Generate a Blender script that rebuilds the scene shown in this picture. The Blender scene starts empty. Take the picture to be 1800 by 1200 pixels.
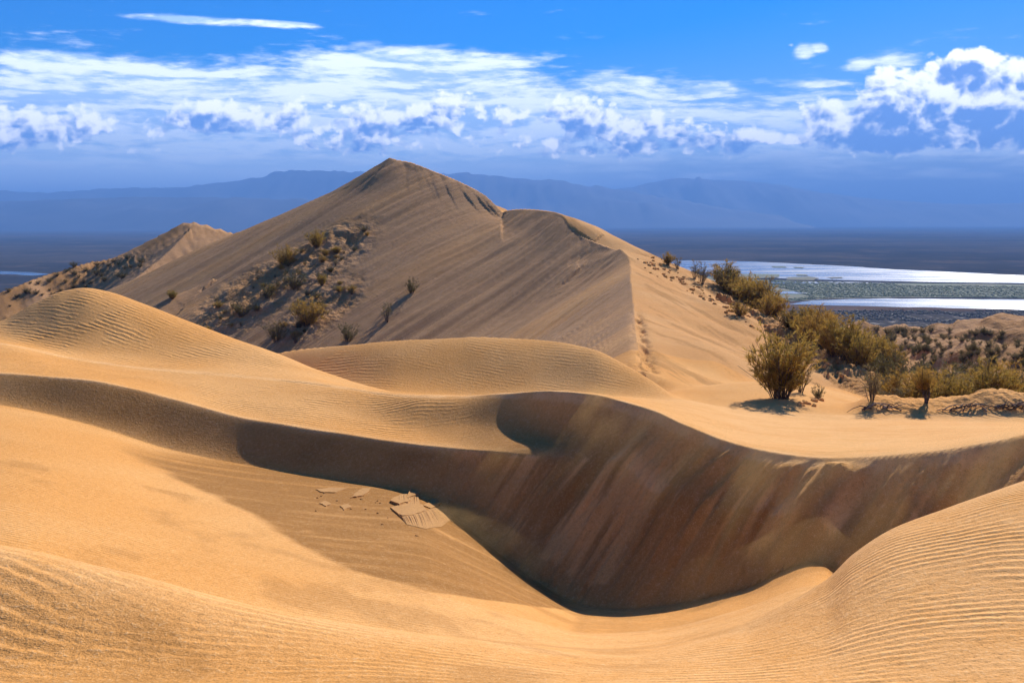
import bpy, math, random
import numpy as np

rad = math.radians
scene = bpy.context.scene
col = scene.collection
rng = np.random.default_rng(7)
random.seed(7)

# ---------------------------------------------------------------- camera
F = 1930.0          # focal length in photo pixels (1800 x 1200), horizon on row HY
HY = 390.0
cam_d = bpy.data.cameras.new('camera')
cam_d.sensor_width = 36.0
cam_d.lens = 36.0 * F / 1800.0
cam_d.shift_y = -(600.0 - HY) / 1800.0
cam_d.clip_start = 0.1
cam_d.clip_end = 200000.0
cam = bpy.data.objects.new('camera', cam_d)
cam.rotation_euler = (rad(90), 0, 0)
col.objects.link(cam)
scene.camera = cam

SUN_AZ, SUN_EL = 27.0, 32.5      # degrees right of the view direction, above the horizon
sun_d = bpy.data.lights.new('sun', 'SUN')
sun_d.energy = 5.0
sun_d.angle = rad(0.55)
sun_d.color = (1.0, 0.94, 0.87)
sun = bpy.data.objects.new('sun', sun_d)
sun.rotation_euler = (rad(90 - SUN_EL), 0, rad(180 - SUN_AZ))
col.objects.link(sun)

vs = scene.view_settings
vs.view_transform = 'Standard'
vs.look = 'None'
vs.exposure = 0.58
vs.gamma = 1.0
scene.cycles.use_denoising = True
scene.cycles.use_adaptive_sampling = True
scene.cycles.adaptive_threshold = 0.02
scene.cycles.max_bounces = 6
scene.cycles.diffuse_bounces = 4
scene.cycles.volume_bounces = 0
scene.cycles.transparent_max_bounces = 8


# ---------------------------------------------------------------- node helper
class NT:
    def __init__(self, tree):
        self.t = tree
        tree.nodes.clear()

    def n(self, kind, **kw):
        nd = self.t.nodes.new(kind)
        for k, v in kw.items():
            setattr(nd, k, v)
        return nd

    def put(self, sock, v):
        if isinstance(v, bpy.types.NodeSocket):
            self.t.links.new(v, sock)
        elif v is not None:
            sock.default_value = v

    def m(self, op, a, b=None, c=None, clamp=False):
        nd = self.n('ShaderNodeMath', operation=op, use_clamp=clamp)
        self.put(nd.inputs[0], a)
        self.put(nd.inputs[1], b)
        self.put(nd.inputs[2], c)
        return nd.outputs[0]

    def add(self, a, b): return self.m('ADD', a, b)
    def sub(self, a, b): return self.m('SUBTRACT', a, b)
    def mul(self, a, b): return self.m('MULTIPLY', a, b)

    def ss(self, v, a, b, lo=0.0, hi=1.0):
        nd = self.n('ShaderNodeMapRange', interpolation_type='SMOOTHSTEP')
        self.put(nd.inputs[0], v)
        for i, q in enumerate((a, b, lo, hi)):
            self.put(nd.inputs[1 + i], q)
        return nd.outputs[0]

    def mix(self, f, a, b, blend='MIX'):
        nd = self.n('ShaderNodeMix', data_type='RGBA', blend_type=blend)
        self.put(nd.inputs[0], f)
        for s, v in ((nd.inputs[6], a), (nd.inputs[7], b)):
            if isinstance(v, (tuple, list)) and len(v) == 3:
                v = (*v, 1.0)
            self.put(s, v)
        return nd.outputs[2]

    def xyz(self, x, y, z=0.0):
        nd = self.n('ShaderNodeCombineXYZ')
        for i, q in enumerate((x, y, z)):
            self.put(nd.inputs[i], q)
        return nd.outputs[0]

    def noise(self, vec, scale, detail=4.0, rough=0.55, dist=0.0, dims='3D'):
        nd = self.n('ShaderNodeTexNoise', noise_dimensions=dims)
        self.put(nd.inputs['Vector'], vec)
        nd.inputs['Scale'].default_value = scale
        nd.inputs['Detail'].default_value = detail
        nd.inputs['Roughness'].default_value = rough
        nd.inputs['Distortion'].default_value = dist
        return nd.outputs['Fac']

    def attr(self, name):
        return self.n('ShaderNodeAttribute', attribute_name=name).outputs['Fac']


# ---------------------------------------------------------------- sky with clouds
world = bpy.data.worlds.new('World')
scene.world = world
world.use_nodes = True


def build_sky():
    g = NT(world.node_tree)
    out = g.n('ShaderNodeOutputWorld')
    bg = g.n('ShaderNodeBackground')
    sky = g.n('ShaderNodeTexSky', sky_type='NISHITA')
    sky.sun_disc = False
    sky.sun_elevation = rad(SUN_EL)
    sky.sun_rotation = rad(SUN_AZ)
    sky.altitude = 600.0
    sky.air_density = 1.0
    sky.dust_density = 0.3
    sky.ozone_density = 3.0
    hs = g.n('ShaderNodeHueSaturation')
    hs.inputs['Hue'].default_value = 0.492
    hs.inputs['Saturation'].default_value = SKY_SAT
    hs.inputs['Value'].default_value = SKY_VAL
    g.t.links.new(sky.outputs[0], hs.inputs['Color'])
    blue = g.mix(1.0, hs.outputs[0], SKY_TINT, 'MULTIPLY')

    tc = g.n('ShaderNodeTexCoord').outputs['Generated']
    sep = g.n('ShaderNodeSeparateXYZ')
    g.t.links.new(tc, sep.inputs[0])
    X, Y, Z = sep.outputs
    az = g.m('ARCTAN2', X, Y)
    el = g.m('ARCSINE', Z)

    def AE(px, py):
        a = math.atan((px - 900) / F)
        return a, math.atan((HY - py) / F * math.cos(a))

    def blob(px, py, rx, ry, w):
        a, e = AE(px, py)
        da = g.mul(g.sub(az, a), F / rx)
        de = g.mul(g.sub(el, e), F / ry)
        r2 = g.add(g.mul(da, da), g.mul(de, de))
        return g.mul(g.m('EXPONENT', g.mul(r2, -1.0)), w)

    def total(lst):
        s = None
        for b in lst:
            v = blob(*b)
            s = v if s is None else g.add(s, v)
        return s

    def total_lit(lst):
        """heaps and, with them, how far each point lies above (or below) the middle of its heap"""
        s = t = None
        for px, py, rx, ry, w in lst:
            a, e = AE(px, py)
            da = g.mul(g.sub(az, a), F / rx / 1.15)
            de = g.mul(g.sub(el, e), F / ry / 1.15)
            r2 = g.add(g.mul(da, da), g.mul(de, de))
            v = g.mul(g.m('EXPONENT', g.mul(r2, -1.0)), w * 1.15)
            h = g.mul(v, g.add(de, g.mul(da, 0.35)))
            s = v if s is None else g.add(s, v)
            t = h if t is None else g.add(t, h)
        return s, t

    e_of = lambda py: (HY - py) / F
    P = g.xyz(az, el, 0.0)

    # --- high smooth veils and streaks
    warp = g.noise(g.xyz(g.mul(az, 6.0), g.mul(el, 22.0), 3.1), 1.0, 3.0, 0.5)
    vs_ = g.xyz(g.mul(az, 9.0), g.add(g.mul(el, 75.0), g.mul(warp, 3.0)), 0.0)
    v1 = g.noise(vs_, 1.0, 6.0, 0.56)
    v2 = g.noise(g.xyz(g.mul(az, 46.0), g.mul(el, 190.0), 5.0), 1.0, 5.0, 0.62)
    veil_cov = total([
        (-200, 200, 420, 75, 0.85), (150, 210, 330, 75, 0.85), (480, 195, 330, 75, 0.95),
        (760, 155, 170, 50, 0.75), (760, 108, 170, 17, 0.85), (640, 104, 70, 13, 0.35), (860, 128, 60, 14, 0.3), (900, 225, 330, 66, 0.80),
        (1230, 232, 300, 52, 0.78), (1600, 235, 260, 60, 0.65), (2000, 190, 330, 80, 0.85),
        (95, 106, 62, 12, 1.35), (330, 35, 95, 7.5, 1.15), (500, 43, 55, 5.5, 1.35), (275, 125, 48, 8, 0.8),
        (1066, 144, 36, 13, 1.2), (1120, 143, 28, 7, 0.95), (1450, 148, 36, 6, 1.0), (1160, 165, 60, 20, 0.45),
        (1412, 90, 17, 13, 1.1), (1443, 84, 13, 9, 1.0), (1508, 117, 20, 9, 1.05), (1580, 108, 40, 11, 1.0),
        (1260, 158, 36, 12, 1.0), (2400, 120, 160, 40, 0.7), (-620, 90, 160, 30, 0.7)])
    # beyond the photograph the same sort of bank goes on round the horizon
    bank = g.mul(g.ss(el, e_of(300), e_of(240)), g.ss(el, e_of(150), e_of(215)))
    away = g.ss(g.m('ABSOLUTE', az), 0.55, 0.75)
    veil_cov = g.add(veil_cov, g.mul(g.mul(bank, away), 0.6))
    vd = g.add(veil_cov, g.add(g.mul(g.sub(v1, 0.5), 1.15), g.mul(g.sub(v2, 0.5), 0.75)))
    veil = g.ss(vd, 0.16, 0.85)
    vshade = g.ss(g.add(v1, g.mul(g.sub(v2, 0.5), 0.5)), 0.36, 0.60)
    veil_col = g.mix(vshade, CL_VEIL_LO, CL_VEIL_HI)

    # --- cumulus heaps
    cov, above = total_lit([
        (90, 215, 60, 30, 0.62), (165, 215, 30, 26, 0.45), (380, 208, 58, 30, 0.90), (250, 268, 40, 22, 0.45), (290, 212, 34, 26, 0.42),
        (520, 205, 60, 34, 0.72), (640, 212, 42, 36, 0.70), (745, 212, 68, 34, 0.92),
        (810, 180, 52, 26, 0.45), (900, 215, 45, 40, 0.5), (1015, 203, 54, 38, 1.0),
        (1130, 215, 60, 36, 0.5), (1220, 240, 70, 30, 0.55), (1300, 250, 60, 24, 0.55), (1437, 196, 42, 26, 0.85),
        (1560, 165, 38, 45, 0.95), (1565, 210, 62, 38, 0.95), (1640, 175, 36, 30, 0.6), (1690, 112, 46, 22, 0.85), (1770, 128, 80, 26, 0.8), (1735, 190, 60, 38, 0.85),
        (1680, 250, 110, 18, 0.5), (1500, 245, 110, 22, 0.6), (1830, 200, 55, 32, 0.75), (1050, 262, 130, 20, 0.55), (650, 262, 160, 20, 0.45),
        (1950, 190, 120, 60, 0.8), (-120, 225, 130, 34, 0.7), (30, 235, 60, 26, 0.5)])
    cov = g.add(cov, g.mul(g.mul(bank, away), 0.55))

    def cum(daz, dele):
        a2 = g.add(az, daz)
        e2 = g.add(el, dele)
        v = g.xyz(g.mul(a2, 30.0), g.mul(e2, 40.0), 1.7)
        w = g.noise(v, 1.0, 2.0, 0.5)
        v = g.xyz(g.add(g.mul(a2, 30.0), w), g.add(g.mul(e2, 40.0), w), 1.7)
        big = g.noise(v, 1.0, 6.0, 0.53)
        vor = g.n('ShaderNodeTexVoronoi', feature='SMOOTH_F1', voronoi_dimensions='2D')
        g.put(vor.inputs['Vector'], g.xyz(g.add(g.mul(a2, 62.0), g.mul(big, 1.4)), g.add(g.mul(e2, 74.0), g.mul(big, 1.4))))
        vor.inputs['Scale'].default_value = 1.0
        vor.inputs['Detail'].default_value = 2.0
        vor.inputs['Smoothness'].default_value = 0.35
        return g.sub(big, g.mul(g.sub(vor.outputs['Distance'], 0.45), 0.42))

    c0 = cum(0.0, 0.0)
    c1 = cum(0.007, 0.012)
    cd = g.add(cov, g.mul(g.sub(c0, 0.5), 1.3))
    cumu = g.ss(cd, 0.34, 0.70)
    lit = g.ss(g.add(g.mul(g.sub(c0, c1), 1.7), g.add(g.mul(above, 1.0), g.mul(g.sub(0.85, cd), 0.42))), -0.46, 0.44)
    cum_col = g.mix(lit, CL_CUM_LO, CL_CUM_HI)

    # --- the low grey blue bank over the horizon
    low = g.mul(g.ss(el, e_of(245), e_of(325)), 0.92)
    lown = g.noise(g.xyz(g.mul(az, 16.0), g.mul(el, 110.0), 9.0), 1.0, 5.0, 0.55)
    lown = g.ss(lown, 0.40, 0.72)
    low_band = g.mul(lown, g.mul(g.ss(el, e_of(345), e_of(300)), g.ss(el, e_of(230), e_of(270))))
    right = g.ss(az, -0.12, 0.22)
    low_col = g.mix(right, CL_LOW_L, CL_LOW_R)
    low_col = g.mix(g.mul(low_band, 0.75), low_col, CL_LOW_HI)

    c = g.mix(g.mul(veil, g.ss(el, e_of(270), e_of(165), 0.55, 0.93)), blue, veil_col)
    # the bank lies behind the heaps, which stand out of it
    c = g.mix(low, c, low_col)
    c = g.mix(g.mul(cumu, g.ss(el, e_of(330), e_of(280))), c, cum_col)
    # above the clouds only the clear sky is left
    bg2 = g.n('ShaderNodeBackground')
    g.t.links.new(c, bg2.inputs[0])
    g.t.links.new(blue, bg.inputs[0])
    bg.inputs[1].default_value = bg2.inputs[1].default_value = 0.1
    mx = g.n('ShaderNodeMixShader')
    g.t.links.new(g.m('LESS_THAN', el, 0.26), mx.inputs[0])
    g.t.links.new(bg.outputs[0], mx.inputs[1])
    g.t.links.new(bg2.outputs[0], mx.inputs[2])
    g.t.links.new(mx.outputs[0], out.inputs[0])
    world.cycles.sampling_method = 'MANUAL'
    world.cycles.sample_map_resolution = 256


# radiance given to the sky pieces (times the background strength 0.1)
SKY_SAT, SKY_VAL = 1.9, 0.64
SKY_TINT = (0.84, 0.88, 1.44)
CL_VEIL_LO = (4.53, 6.65, 10.31)
CL_VEIL_HI = (11.4, 12.24, 13.35)
CL_CUM_LO = (1.44, 3.19, 7.94)
CL_CUM_HI = (13.31, 13.56, 13.83)
CL_LOW_L = (7.19, 9.22, 11.88)
CL_LOW_R = (1.92, 3.36, 6.24)
CL_LOW_HI = (8.62, 9.77, 11.79)
build_sky()


# ---------------------------------------------------------------- numeric helpers
def hash2(ix, iy, seed):
    h = (ix.astype(np.int64) * 374761393 + iy.astype(np.int64) * 668265263 + seed * 1442695041) & 0x7fffffff
    h = ((h ^ (h >> 13)) * 1274126177) & 0x7fffffff
    return ((h ^ (h >> 16)) & 0xffff) / 65535.0


def vnoise(x, y, seed=0):
    ix = np.floor(x); iy = np.floor(y)
    fx = x - ix; fy = y - iy
    fx = fx * fx * fx * (fx * (fx * 6 - 15) + 10)
    fy = fy * fy * fy * (fy * (fy * 6 - 15) + 10)
    a = hash2(ix, iy, seed); b = hash2(ix + 1, iy, seed)
    c = hash2(ix, iy + 1, seed); d = hash2(ix + 1, iy + 1, seed)
    return (a + (b - a) * fx) * (1 - fy) + (c + (d - c) * fx) * fy - 0.5


def fbm(x, y, seed=0, octv=4, gain=0.5):
    s = 0; a = 1.0; f = 1.0
    for o in range(octv):
        s = s + a * vnoise(x * f + 17.3 * o, y * f - 9.1 * o, seed + o)
        a *= gain; f *= 2.03
    return s


def mfbm(mask, x, y, *a):
    out = np.zeros(x.shape)
    m = np.asarray(mask) > 1e-4
    if m.any():
        out[m] = fbm(x[m], y[m], *a)
    return out


def sst(v, a, b):
    t = np.clip((v - a) / (b - a), 0, 1)
    return t * t * (3 - 2 * t)


def pchip(xk, yk, x):
    xk = np.asarray(xk, float); yk = np.asarray(yk, float)
    h = np.diff(xk); d = np.diff(yk) / h
    m = np.zeros_like(yk)
    for i in range(1, len(xk) - 1):
        if d[i - 1] * d[i] > 0:
            w1 = 2 * h[i] + h[i - 1]; w2 = h[i] + 2 * h[i - 1]
            m[i] = (w1 + w2) / (w1 / d[i - 1] + w2 / d[i])
    m[0] = d[0]; m[-1] = d[-1]
    i = np.clip(np.searchsorted(xk, x) - 1, 0, len(h) - 1)
    t = np.clip((x - xk[i]) / h[i], 0, 1)
    t2 = t * t; t3 = t2 * t
    return (2 * t3 - 3 * t2 + 1) * yk[i] + (t3 - 2 * t2 + t) * h[i] * m[i] + (-2 * t3 + 3 * t2) * yk[i + 1] + (t3 - t2) * h[i] * m[i + 1]


def Zp(py, Y):
    return (HY - py) / F * Y


# dune crests and hollows, each a curve over the bearing u with its distance and height.
# entries: (u, distance, height)
def P(*rows):            # rows given as (bearing, row, distance)
    return [(u, Y, Zp(py, Y)) for u, py, Y in rows]


def W(*rows):            # rows given as (bearing, distance, height)
    return [tuple(r) for r in rows]


CURV = {}
CURV['feet'] = W((-900, 2, -1.75), (2700, 2, -1.75))
CURV['near'] = P((-900, 1190, 7.3), (0, 1195, 7.3), (500, 1200, 7.2), (900, 1210, 7.0), (1300, 1210, 6.8), (1800, 1200, 6.2), (2700, 1180, 6.0))
CURV['lip'] = P((-900, 860, 10.5), (0, 966, 9.5), (200, 1005, 9.3), (500, 1080, 9.2), (900, 1132, 9.3), (1150, 1142, 9.7), (1300, 1102, 10.2),
                (1400, 1052, 10.6), (1450, 1020, 10.8), (1500, 972, 10.9), (1577, 923, 11.0), (1663, 890, 11.2), (1800, 840, 11.5), (2100, 740, 13), (2700, 640, 14.5))
CURV['dip'] = W((-900, 13.5, -3.5), (0, 12.5, -3.75), (200, 12.3, -3.95), (500, 12.0, -4.30), (700, 12.2, -4.52), (900, 12.5, -4.72), (1050, 12.6, -4.84), (1150, 12.6, -4.80),
                (1300, 12.7, -4.6), (1450, 13.0, -4.4), (1600, 13.0, -4.2), (1800, 13.3, -3.9), (2100, 14.6, -3.4), (2700, 15.8, -2.9))
# the lower crest and, below it, the foot of its slip face: (bearing, row of crest, distance of crest, row of foot)
SLIP = [(-900, 615, 22.6, 645), (0, 655, 23.3, 712), (150, 668, 24.4, 745), (300, 700, 25.5, 790), (450, 737, 26.6, 820), (600, 762, 27.6, 846), (700, 777, 28.2, 864), (740, 782, 28.4, 876), (800, 788, 27.9, 912),
        (870, 794, 27.0, 964), (940, 801, 26.1, 1016), (1010, 806, 25.3, 1058), (1060, 809, 24.7, 1067)]
slip_s = lambda u: float(np.interp(u, [-200, 150, 600, 690, 780, 1000], [0.48, 0.57, 0.58, 0.60, 0.68, 0.68]))
CURV['foot'] = P(*[(u, yf, Y * (slip_s(u) + (y - HY) / F) / (slip_s(u) + (yf - HY) / F)) for u, y, Y, yf in SLIP], (1150, 1065, 20.7), (1300, 1037, 19.4), (1450, 990, 18.44)) + \
    W((1500, 17.6, -5.93), (1600, 16.4, -5.87), (1800, 15.7, -5.0), (2100, 15.7, -3.95), (2700, 16.7, -3.4))
CURV['crest_low'] = P(*[(u, y, Y) for u, y, Y, yf in SLIP]) + \
    W((1100, 24.0, -5.42), (1150, 23.0, -5.5), (1300, 20.9, -5.47), (1450, 19.2, -5.25), (1500, 18.7, -5.25), (1600, 17.6, -5.1), (1800, 16.6, -4.45), (2100, 16.3, -3.55), (2700, 17.2, -3.05))
CURV['trough'] = W((-900, 26, -2.9), (0, 26, -3.3), (150, 27, -3.70), (300, 28, -4.22), (500, 29.6, -4.90), (640, 30.2, -5.45), (740, 30.4, -5.74), (815, 29.9, -5.57), (870, 29.0, -5.44), (915, 28.2, -5.34),
                   (960, 27.3, -5.28), (1010, 26.4, -5.02), (1060, 25.5, -4.86), (1100, 24.8, -4.86), (1150, 23.9, -4.95), (1220, 22.7, -5.02), (1300, 21.5, -5.05), (1450, 19.9, -4.8), (1500, 19.4, -4.78),
                   (1600, 18.4, -4.55), (1800, 17.3, -3.95), (2100, 16.9, -3.15), (2700, 17.8, -2.75))
CURV['crest'] = P((-900, 560, 30), (0, 605, 30), (140, 633, 31), (300, 652, 32), (500, 669, 33.3), (640, 688, 33.7), (740, 695, 33.2), (815, 696, 32.2), (890, 692, 30.5), (960, 688, 28.7), (1010, 690, 27.5), (1060, 696, 26.5), (1100, 706, 25.7),
                  (1150, 722, 24.8), (1200, 745, 23.9), (1300, 782, 22.3), (1380, 798, 21.2), (1450, 804, 20.5), (1500, 803, 20.1), (1600, 796, 19.2), (1700, 784, 18.5), (1800, 765, 18.0),
                  (2100, 700, 17.5), (2700, 640, 18.5))
CURV['back'] = W((-900, 33, -2.9), (0, 33, -3.55), (140, 33.5, -3.86), (300, 35, -4.36), (500, 37, -4.98), (640, 37.5, -5.70), (815, 36.8, -6.05), (950, 34.5, -5.75), (1100, 31, -4.99), (1150, 30, -5.05),
                 (1300, 27, -5.2), (1450, 25, -5.10), (1600, 24, -4.85), (1800, 23, -4.4), (2100, 23, -4.3), (2700, 24, -4.2))
CURV['knoll'] = P((-900, 640, 37), (-200, 610, 37.5), (0, 571, 38), (60, 536, 39), (110, 513, 39.7), (150, 507, 40), (190, 513, 40.3), (250, 533, 40.6), (320, 560, 41), (400, 590, 41.6), (490, 622, 42), (560, 650, 42), (640, 676, 41)) + \
    W((700, 41, -6.38), (815, 41, -6.6), (950, 40.5, -6.5), (1100, 39, -6.2), (1190, 38.5, -6.3), (1300, 38.5, -6.75), (1450, 38.5, -6.98), (1600, 38.5, -7.0), (1800, 38.5, -7.05), (2700, 38.5, -7.05))
CURV['flat'] = W((-900, 60, -11.0), (0, 59, -9.5), (140, 58.5, -7.5), (300, 56, -7.2), (490, 51, -7.45), (560, 48.5, -7.2), (640, 46, -6.98), (700, 45, -6.87), (815, 44.5, -6.92), (950, 43.5, -6.78), (1100, 42, -6.62),
                 (1190, 41.3, -6.65), (1300, 41, -7.02), (1450, 40.6, -7.15), (1600, 40.5, -7.22), (1800, 40.5, -7.25), (2700, 40.5, -7.25))
CURV['rear'] = W((-900, 68, -16), (0, 65, -13), (300, 60, -9.0)) + \
    P((490, 620, 56.5), (650, 603, 52), (750, 596, 50.5), (850, 592, 50), (950, 597, 49), (1040, 612, 47), (1100, 642, 45.5), (1150, 672, 44), (1190, 697, 43)) + \
    W((1250, 42.6, -7.14), (1300, 43, -7.12), (1400, 44, -7.15)) + \
    P((1480, 716, 43.5), (1540, 696, 43), (1600, 701, 43), (1660, 700, 43), (1700, 696, 43), (1740, 684, 43), (1800, 690, 43), (1900, 684, 43), (2100, 700, 43), (2700, 695, 43))
CURV['drop'] = W((-900, 80, -26), (0, 76, -21), (300, 71, -16), (490, 66, -13), (900, 61, -11), (1040, 58, -10.5), (1100, 55, -10), (1150, 52, -8.5), (1190, 50, -7.6), (1300, 51, -7.45), (1400, 52, -7.7),
                 (1480, 52, -8.3), (1600, 52, -9.2), (1800, 52, -9.5), (2700, 52, -9.5))
CURV['deep'] = W((-900, 110, -42), (300, 105, -32), (900, 100, -30), (1100, 100, -26), (1200, 100, -20), (1300, 100, -16), (1480, 95, -13.8), (1560, 92, -13.8), (1700, 90, -13.6), (1800, 90, -13.8), (2700, 90, -15))
CURV['shelf'] = W((-900, 300, -82), (900, 300, -80), (1100, 300, -66), (1250, 300, -48), (1400, 300, -35), (1520, 300, -31.6), (1700, 310, -31.5), (1800, 310, -31), (2100, 310, -33), (2700, 300, -45))
CURV['skirt'] = W((-900, 700, -101), (2700, 700, -101))
CURV['end'] = W((-900, 900, -108), (2700, 900, -108))
# the dunes on the left stand farther off: distance and height grow together
for _n in ('foot', 'crest_low', 'trough', 'crest', 'back', 'knoll'):
    CURV[_n] = [(u, Y * q, z * q) for u, Y, z in CURV[_n] for q in [float(np.interp(u, [-900, 0, 300, 600, 740], [1.45, 1.40, 1.25, 1.08, 1.0]))]]
NAMES = list(CURV)
KI = {n: i for i, n in enumerate(NAMES)}


KU = np.linspace(-900, 2700, 3601)
KTAB = [(pchip(np.array(CURV[n])[:, 0], np.array(CURV[n])[:, 1], KU), pchip(np.array(CURV[n])[:, 0], np.array(CURV[n])[:, 2], KU)) for n in NAMES]


def knots(u):
    u = np.clip(u, -900, 2700)
    return np.array([np.interp(u, KU, t[0]) for t in KTAB]), np.array([np.interp(u, KU, t[1]) for t in KTAB])


# distances at which a ridge breaks sharply: (slope in front, slope behind) as functions of u
def crease(name, u, d, i):
    """returns (front, behind) slopes or None for a smooth point"""
    if name == 'crest_low':
        k = 1 - sst(u, 800, 1000)
        return k, d[i - 1], -0.04 + 0 * u
    if name == 'crest':
        k = sst(u, 780, 930)
        return k, d[i - 1] * 1.1, -0.10 + 0 * u
    if name == 'foot':
        k = sst(u, -300, 100)
        return k, d[i - 1] * 0.7, d[i] * (0.62 - 0.20 * sst(u, 500, 900))
    if name == 'rear':
        k = sst(u, 350, 480) * (1 - sst(u, 1150, 1230)) * 0.8
        return k, d[i - 1] * 0.75, -0.30 + 0 * u
    return None


def near_height(x, Y):
    Yc = np.maximum(Y, 2.0)
    u = 900 + F * x / Yc
    ky, kz = knots(u)
    d = np.diff(kz, axis=0) / np.diff(ky, axis=0)
    h = np.diff(ky, axis=0)
    K = len(NAMES)
    mL = np.zeros_like(kz); mR = np.zeros_like(kz)
    for i in range(K):
        if i == 0:
            m = d[0]
        elif i == K - 1:
            m = d[-1]
        else:
            m = (h[i - 1] * d[i - 1] + h[i] * d[i]) / (h[i - 1] + h[i])
        mL[i] = m; mR[i] = m
        c = crease(NAMES[i], u, d, i)
        if c is not None:
            k, a, b = c
            mL[i] = m * (1 - k) + a * k
            mR[i] = m * (1 - k) + b * k
    seg = np.zeros(x.shape, int)
    for i in range(1, K - 1):
        seg += (Yc > ky[i])
    j = np.arange(x.size)
    y0 = ky[seg, j]; y1 = ky[seg + 1, j]; z0 = kz[seg, j]; z1 = kz[seg + 1, j]
    hh = y1 - y0
    t = np.clip((Yc - y0) / hh, 0, 1)
    t2 = t * t; t3 = t2 * t
    z = (2 * t3 - 3 * t2 + 1) * z0 + (t3 - 2 * t2 + t) * hh * mR[seg, j] + (-2 * t3 + 3 * t2) * z1 + (t3 - t2) * hh * mL[seg + 1, j]
    z = np.where(Y < 2.0, -1.75 - 0.02 * (2.0 - Y), z)
    return z, u, seg, ky


def ridge(rows, n=2):
    a = np.array([((px - 900) / F * Y, Y, Zp(py, Y)) for px, py, Y in rows])
    out = []
    for i in range(len(a) - 1):
        p0 = a[max(i - 1, 0)]; p1 = a[i]; p2 = a[i + 1]; p3 = a[min(i + 2, len(a) - 1)]
        for k in range(n):
            t = k / n
            out.append(0.5 * (2 * p1 + (p2 - p0) * t + (2 * p0 - 5 * p1 + 4 * p2 - p3) * t * t + (3 * p1 - p0 - 3 * p2 + p3) * t ** 3))
    out.append(a[-1])
    return np.array(out)


LOWER = [(1131, 652, 50), (1124, 615, 58), (1117, 580, 68), (1114, 548, 82), (1112, 520, 95), (1108, 488, 108), (1109, 468, 119), (1103, 454, 128), (1090, 442, 132)]
UPPER = [(1103, 454, 128), (1090, 442, 132), (1075, 435, 134.5), (1050, 426, 137), (1012, 409, 140), (996, 391, 143), (984, 376, 146), (960, 370, 148), (920, 367, 149.5), (895, 369, 150.5), (880, 371, 151.5),
         (868, 362, 153), (850, 342, 155), (820, 325, 157), (780, 307, 159), (740, 292, 161), (722, 285, 162), (685, 278, 163)]
CRESTLINE = ridge(LOWER[:-2] + UPPER)
RIDGES = {
    # name: (points, slope on the left of travel, slope on the right of travel)
    'main_low': (ridge(LOWER), 0.50, 0.30),
    'main': (ridge(UPPER), 0.46, 0.34),
    'spur': (ridge([(735, 292, 161), (690, 325, 155), (633, 360, 150), (533, 410, 143), (400, 480, 135), (300, 522, 128), (230, 560, 122)]), 0.47, 0.42),
    'shoulder': (ridge([(685, 278, 163), (640, 312, 166), (600, 345, 168), (540, 385, 170), (450, 421, 172), (400, 450, 173), (330, 490, 170), (250, 530, 165)]), 0.50, 0.60),
    'edge': (ridge([(996, 391, 146), (1050, 409, 148), (1110, 438, 148), (1150, 457, 142), (1200, 482, 130), (1250, 512, 120), (1300, 540, 110), (1350, 566, 101), (1400, 592, 92), (1480, 640, 78),
                    (1560, 690, 66), (1640, 722, 57)]), 0.45, 0.12),
    'far': (ridge([(-600, 690, 185), (-300, 620, 195), (0, 513, 215), (60, 490, 225), (130, 467, 235), (200, 452, 245), (265, 432, 252), (295, 411, 250), (320, 392, 248), (345, 390, 250),
                   (380, 400, 252), (415, 412, 255), (450, 440, 262)]), 0.60, 0.52),
    'far_spur': (ridge([(345, 391, 250), (325, 412, 242), (298, 440, 232), (255, 476, 220), (200, 515, 205)]), 0.58, 0.55),
    'far_knob': (ridge([(447, 419, 226), (422, 405, 228), (395, 432, 222), (340, 462, 212), (280, 492, 200), (200, 540, 185)]), 0.52, 0.52),
}
RN = list(RIDGES)


EDGE_Y = [57, 66, 78, 92, 101, 110, 120, 130, 142, 147.5, 148.6]
EDGE_X = [21.9, 22.6, 23.4, 23.8, 23.55, 22.8, 21.8, 20.2, 18.4, 16.1, -100.0]


def one_ridge(x, Y, name):
    """height under one ridge, distance to it, and whether the point lies left of its run"""
    pts, sl, sr = RIDGES[name]
    given = None
    if name.startswith('main'):
        given = x < np.interp(Y, CRESTLINE[:, 1], CRESTLINE[:, 0])
    elif name == 'edge':
        given = x > np.interp(Y, EDGE_Y, EDGE_X)
    cur = np.full(x.shape, -200.0)
    cd = np.zeros(x.shape)
    near = np.full(x.shape, 1e9)
    left = np.zeros(x.shape, bool)
    for i in range(len(pts) - 1):
        ax, ay, az_ = pts[i]; bx, by, bz = pts[i + 1]
        dx, dy = bx - ax, by - ay
        t = np.clip(((x - ax) * dx + (Y - ay) * dy) / (dx * dx + dy * dy + 1e-9), 0, 1)
        qx = x - (ax + t * dx); qy = Y - (ay + t * dy)
        dd = np.sqrt(qx * qx + qy * qy)
        lf = ((dx * qy - dy * qx) > 0) if given is None else given
        sR = 0.55 if (name == 'main' and ay > 146) else sr
        slope = np.where(lf, sl, sR)
        if i == len(pts) - 2:         # beyond the end of a ridge the sand falls off on all sides
            slope = np.where(t >= 1.0, max(sl, sR, 0.55), slope)
        z = az_ + t * (bz - az_) - slope * dd
        m = (dd < near) if name in ('edge', 'shoulder', 'spur') else (z > cur)
        left = np.where(dd < near, lf, left)
        near = np.minimum(near, dd)
        cur = np.where(m, z, cur); cd = np.where(m, dd, cd)
    return cur, cd, left


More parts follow.
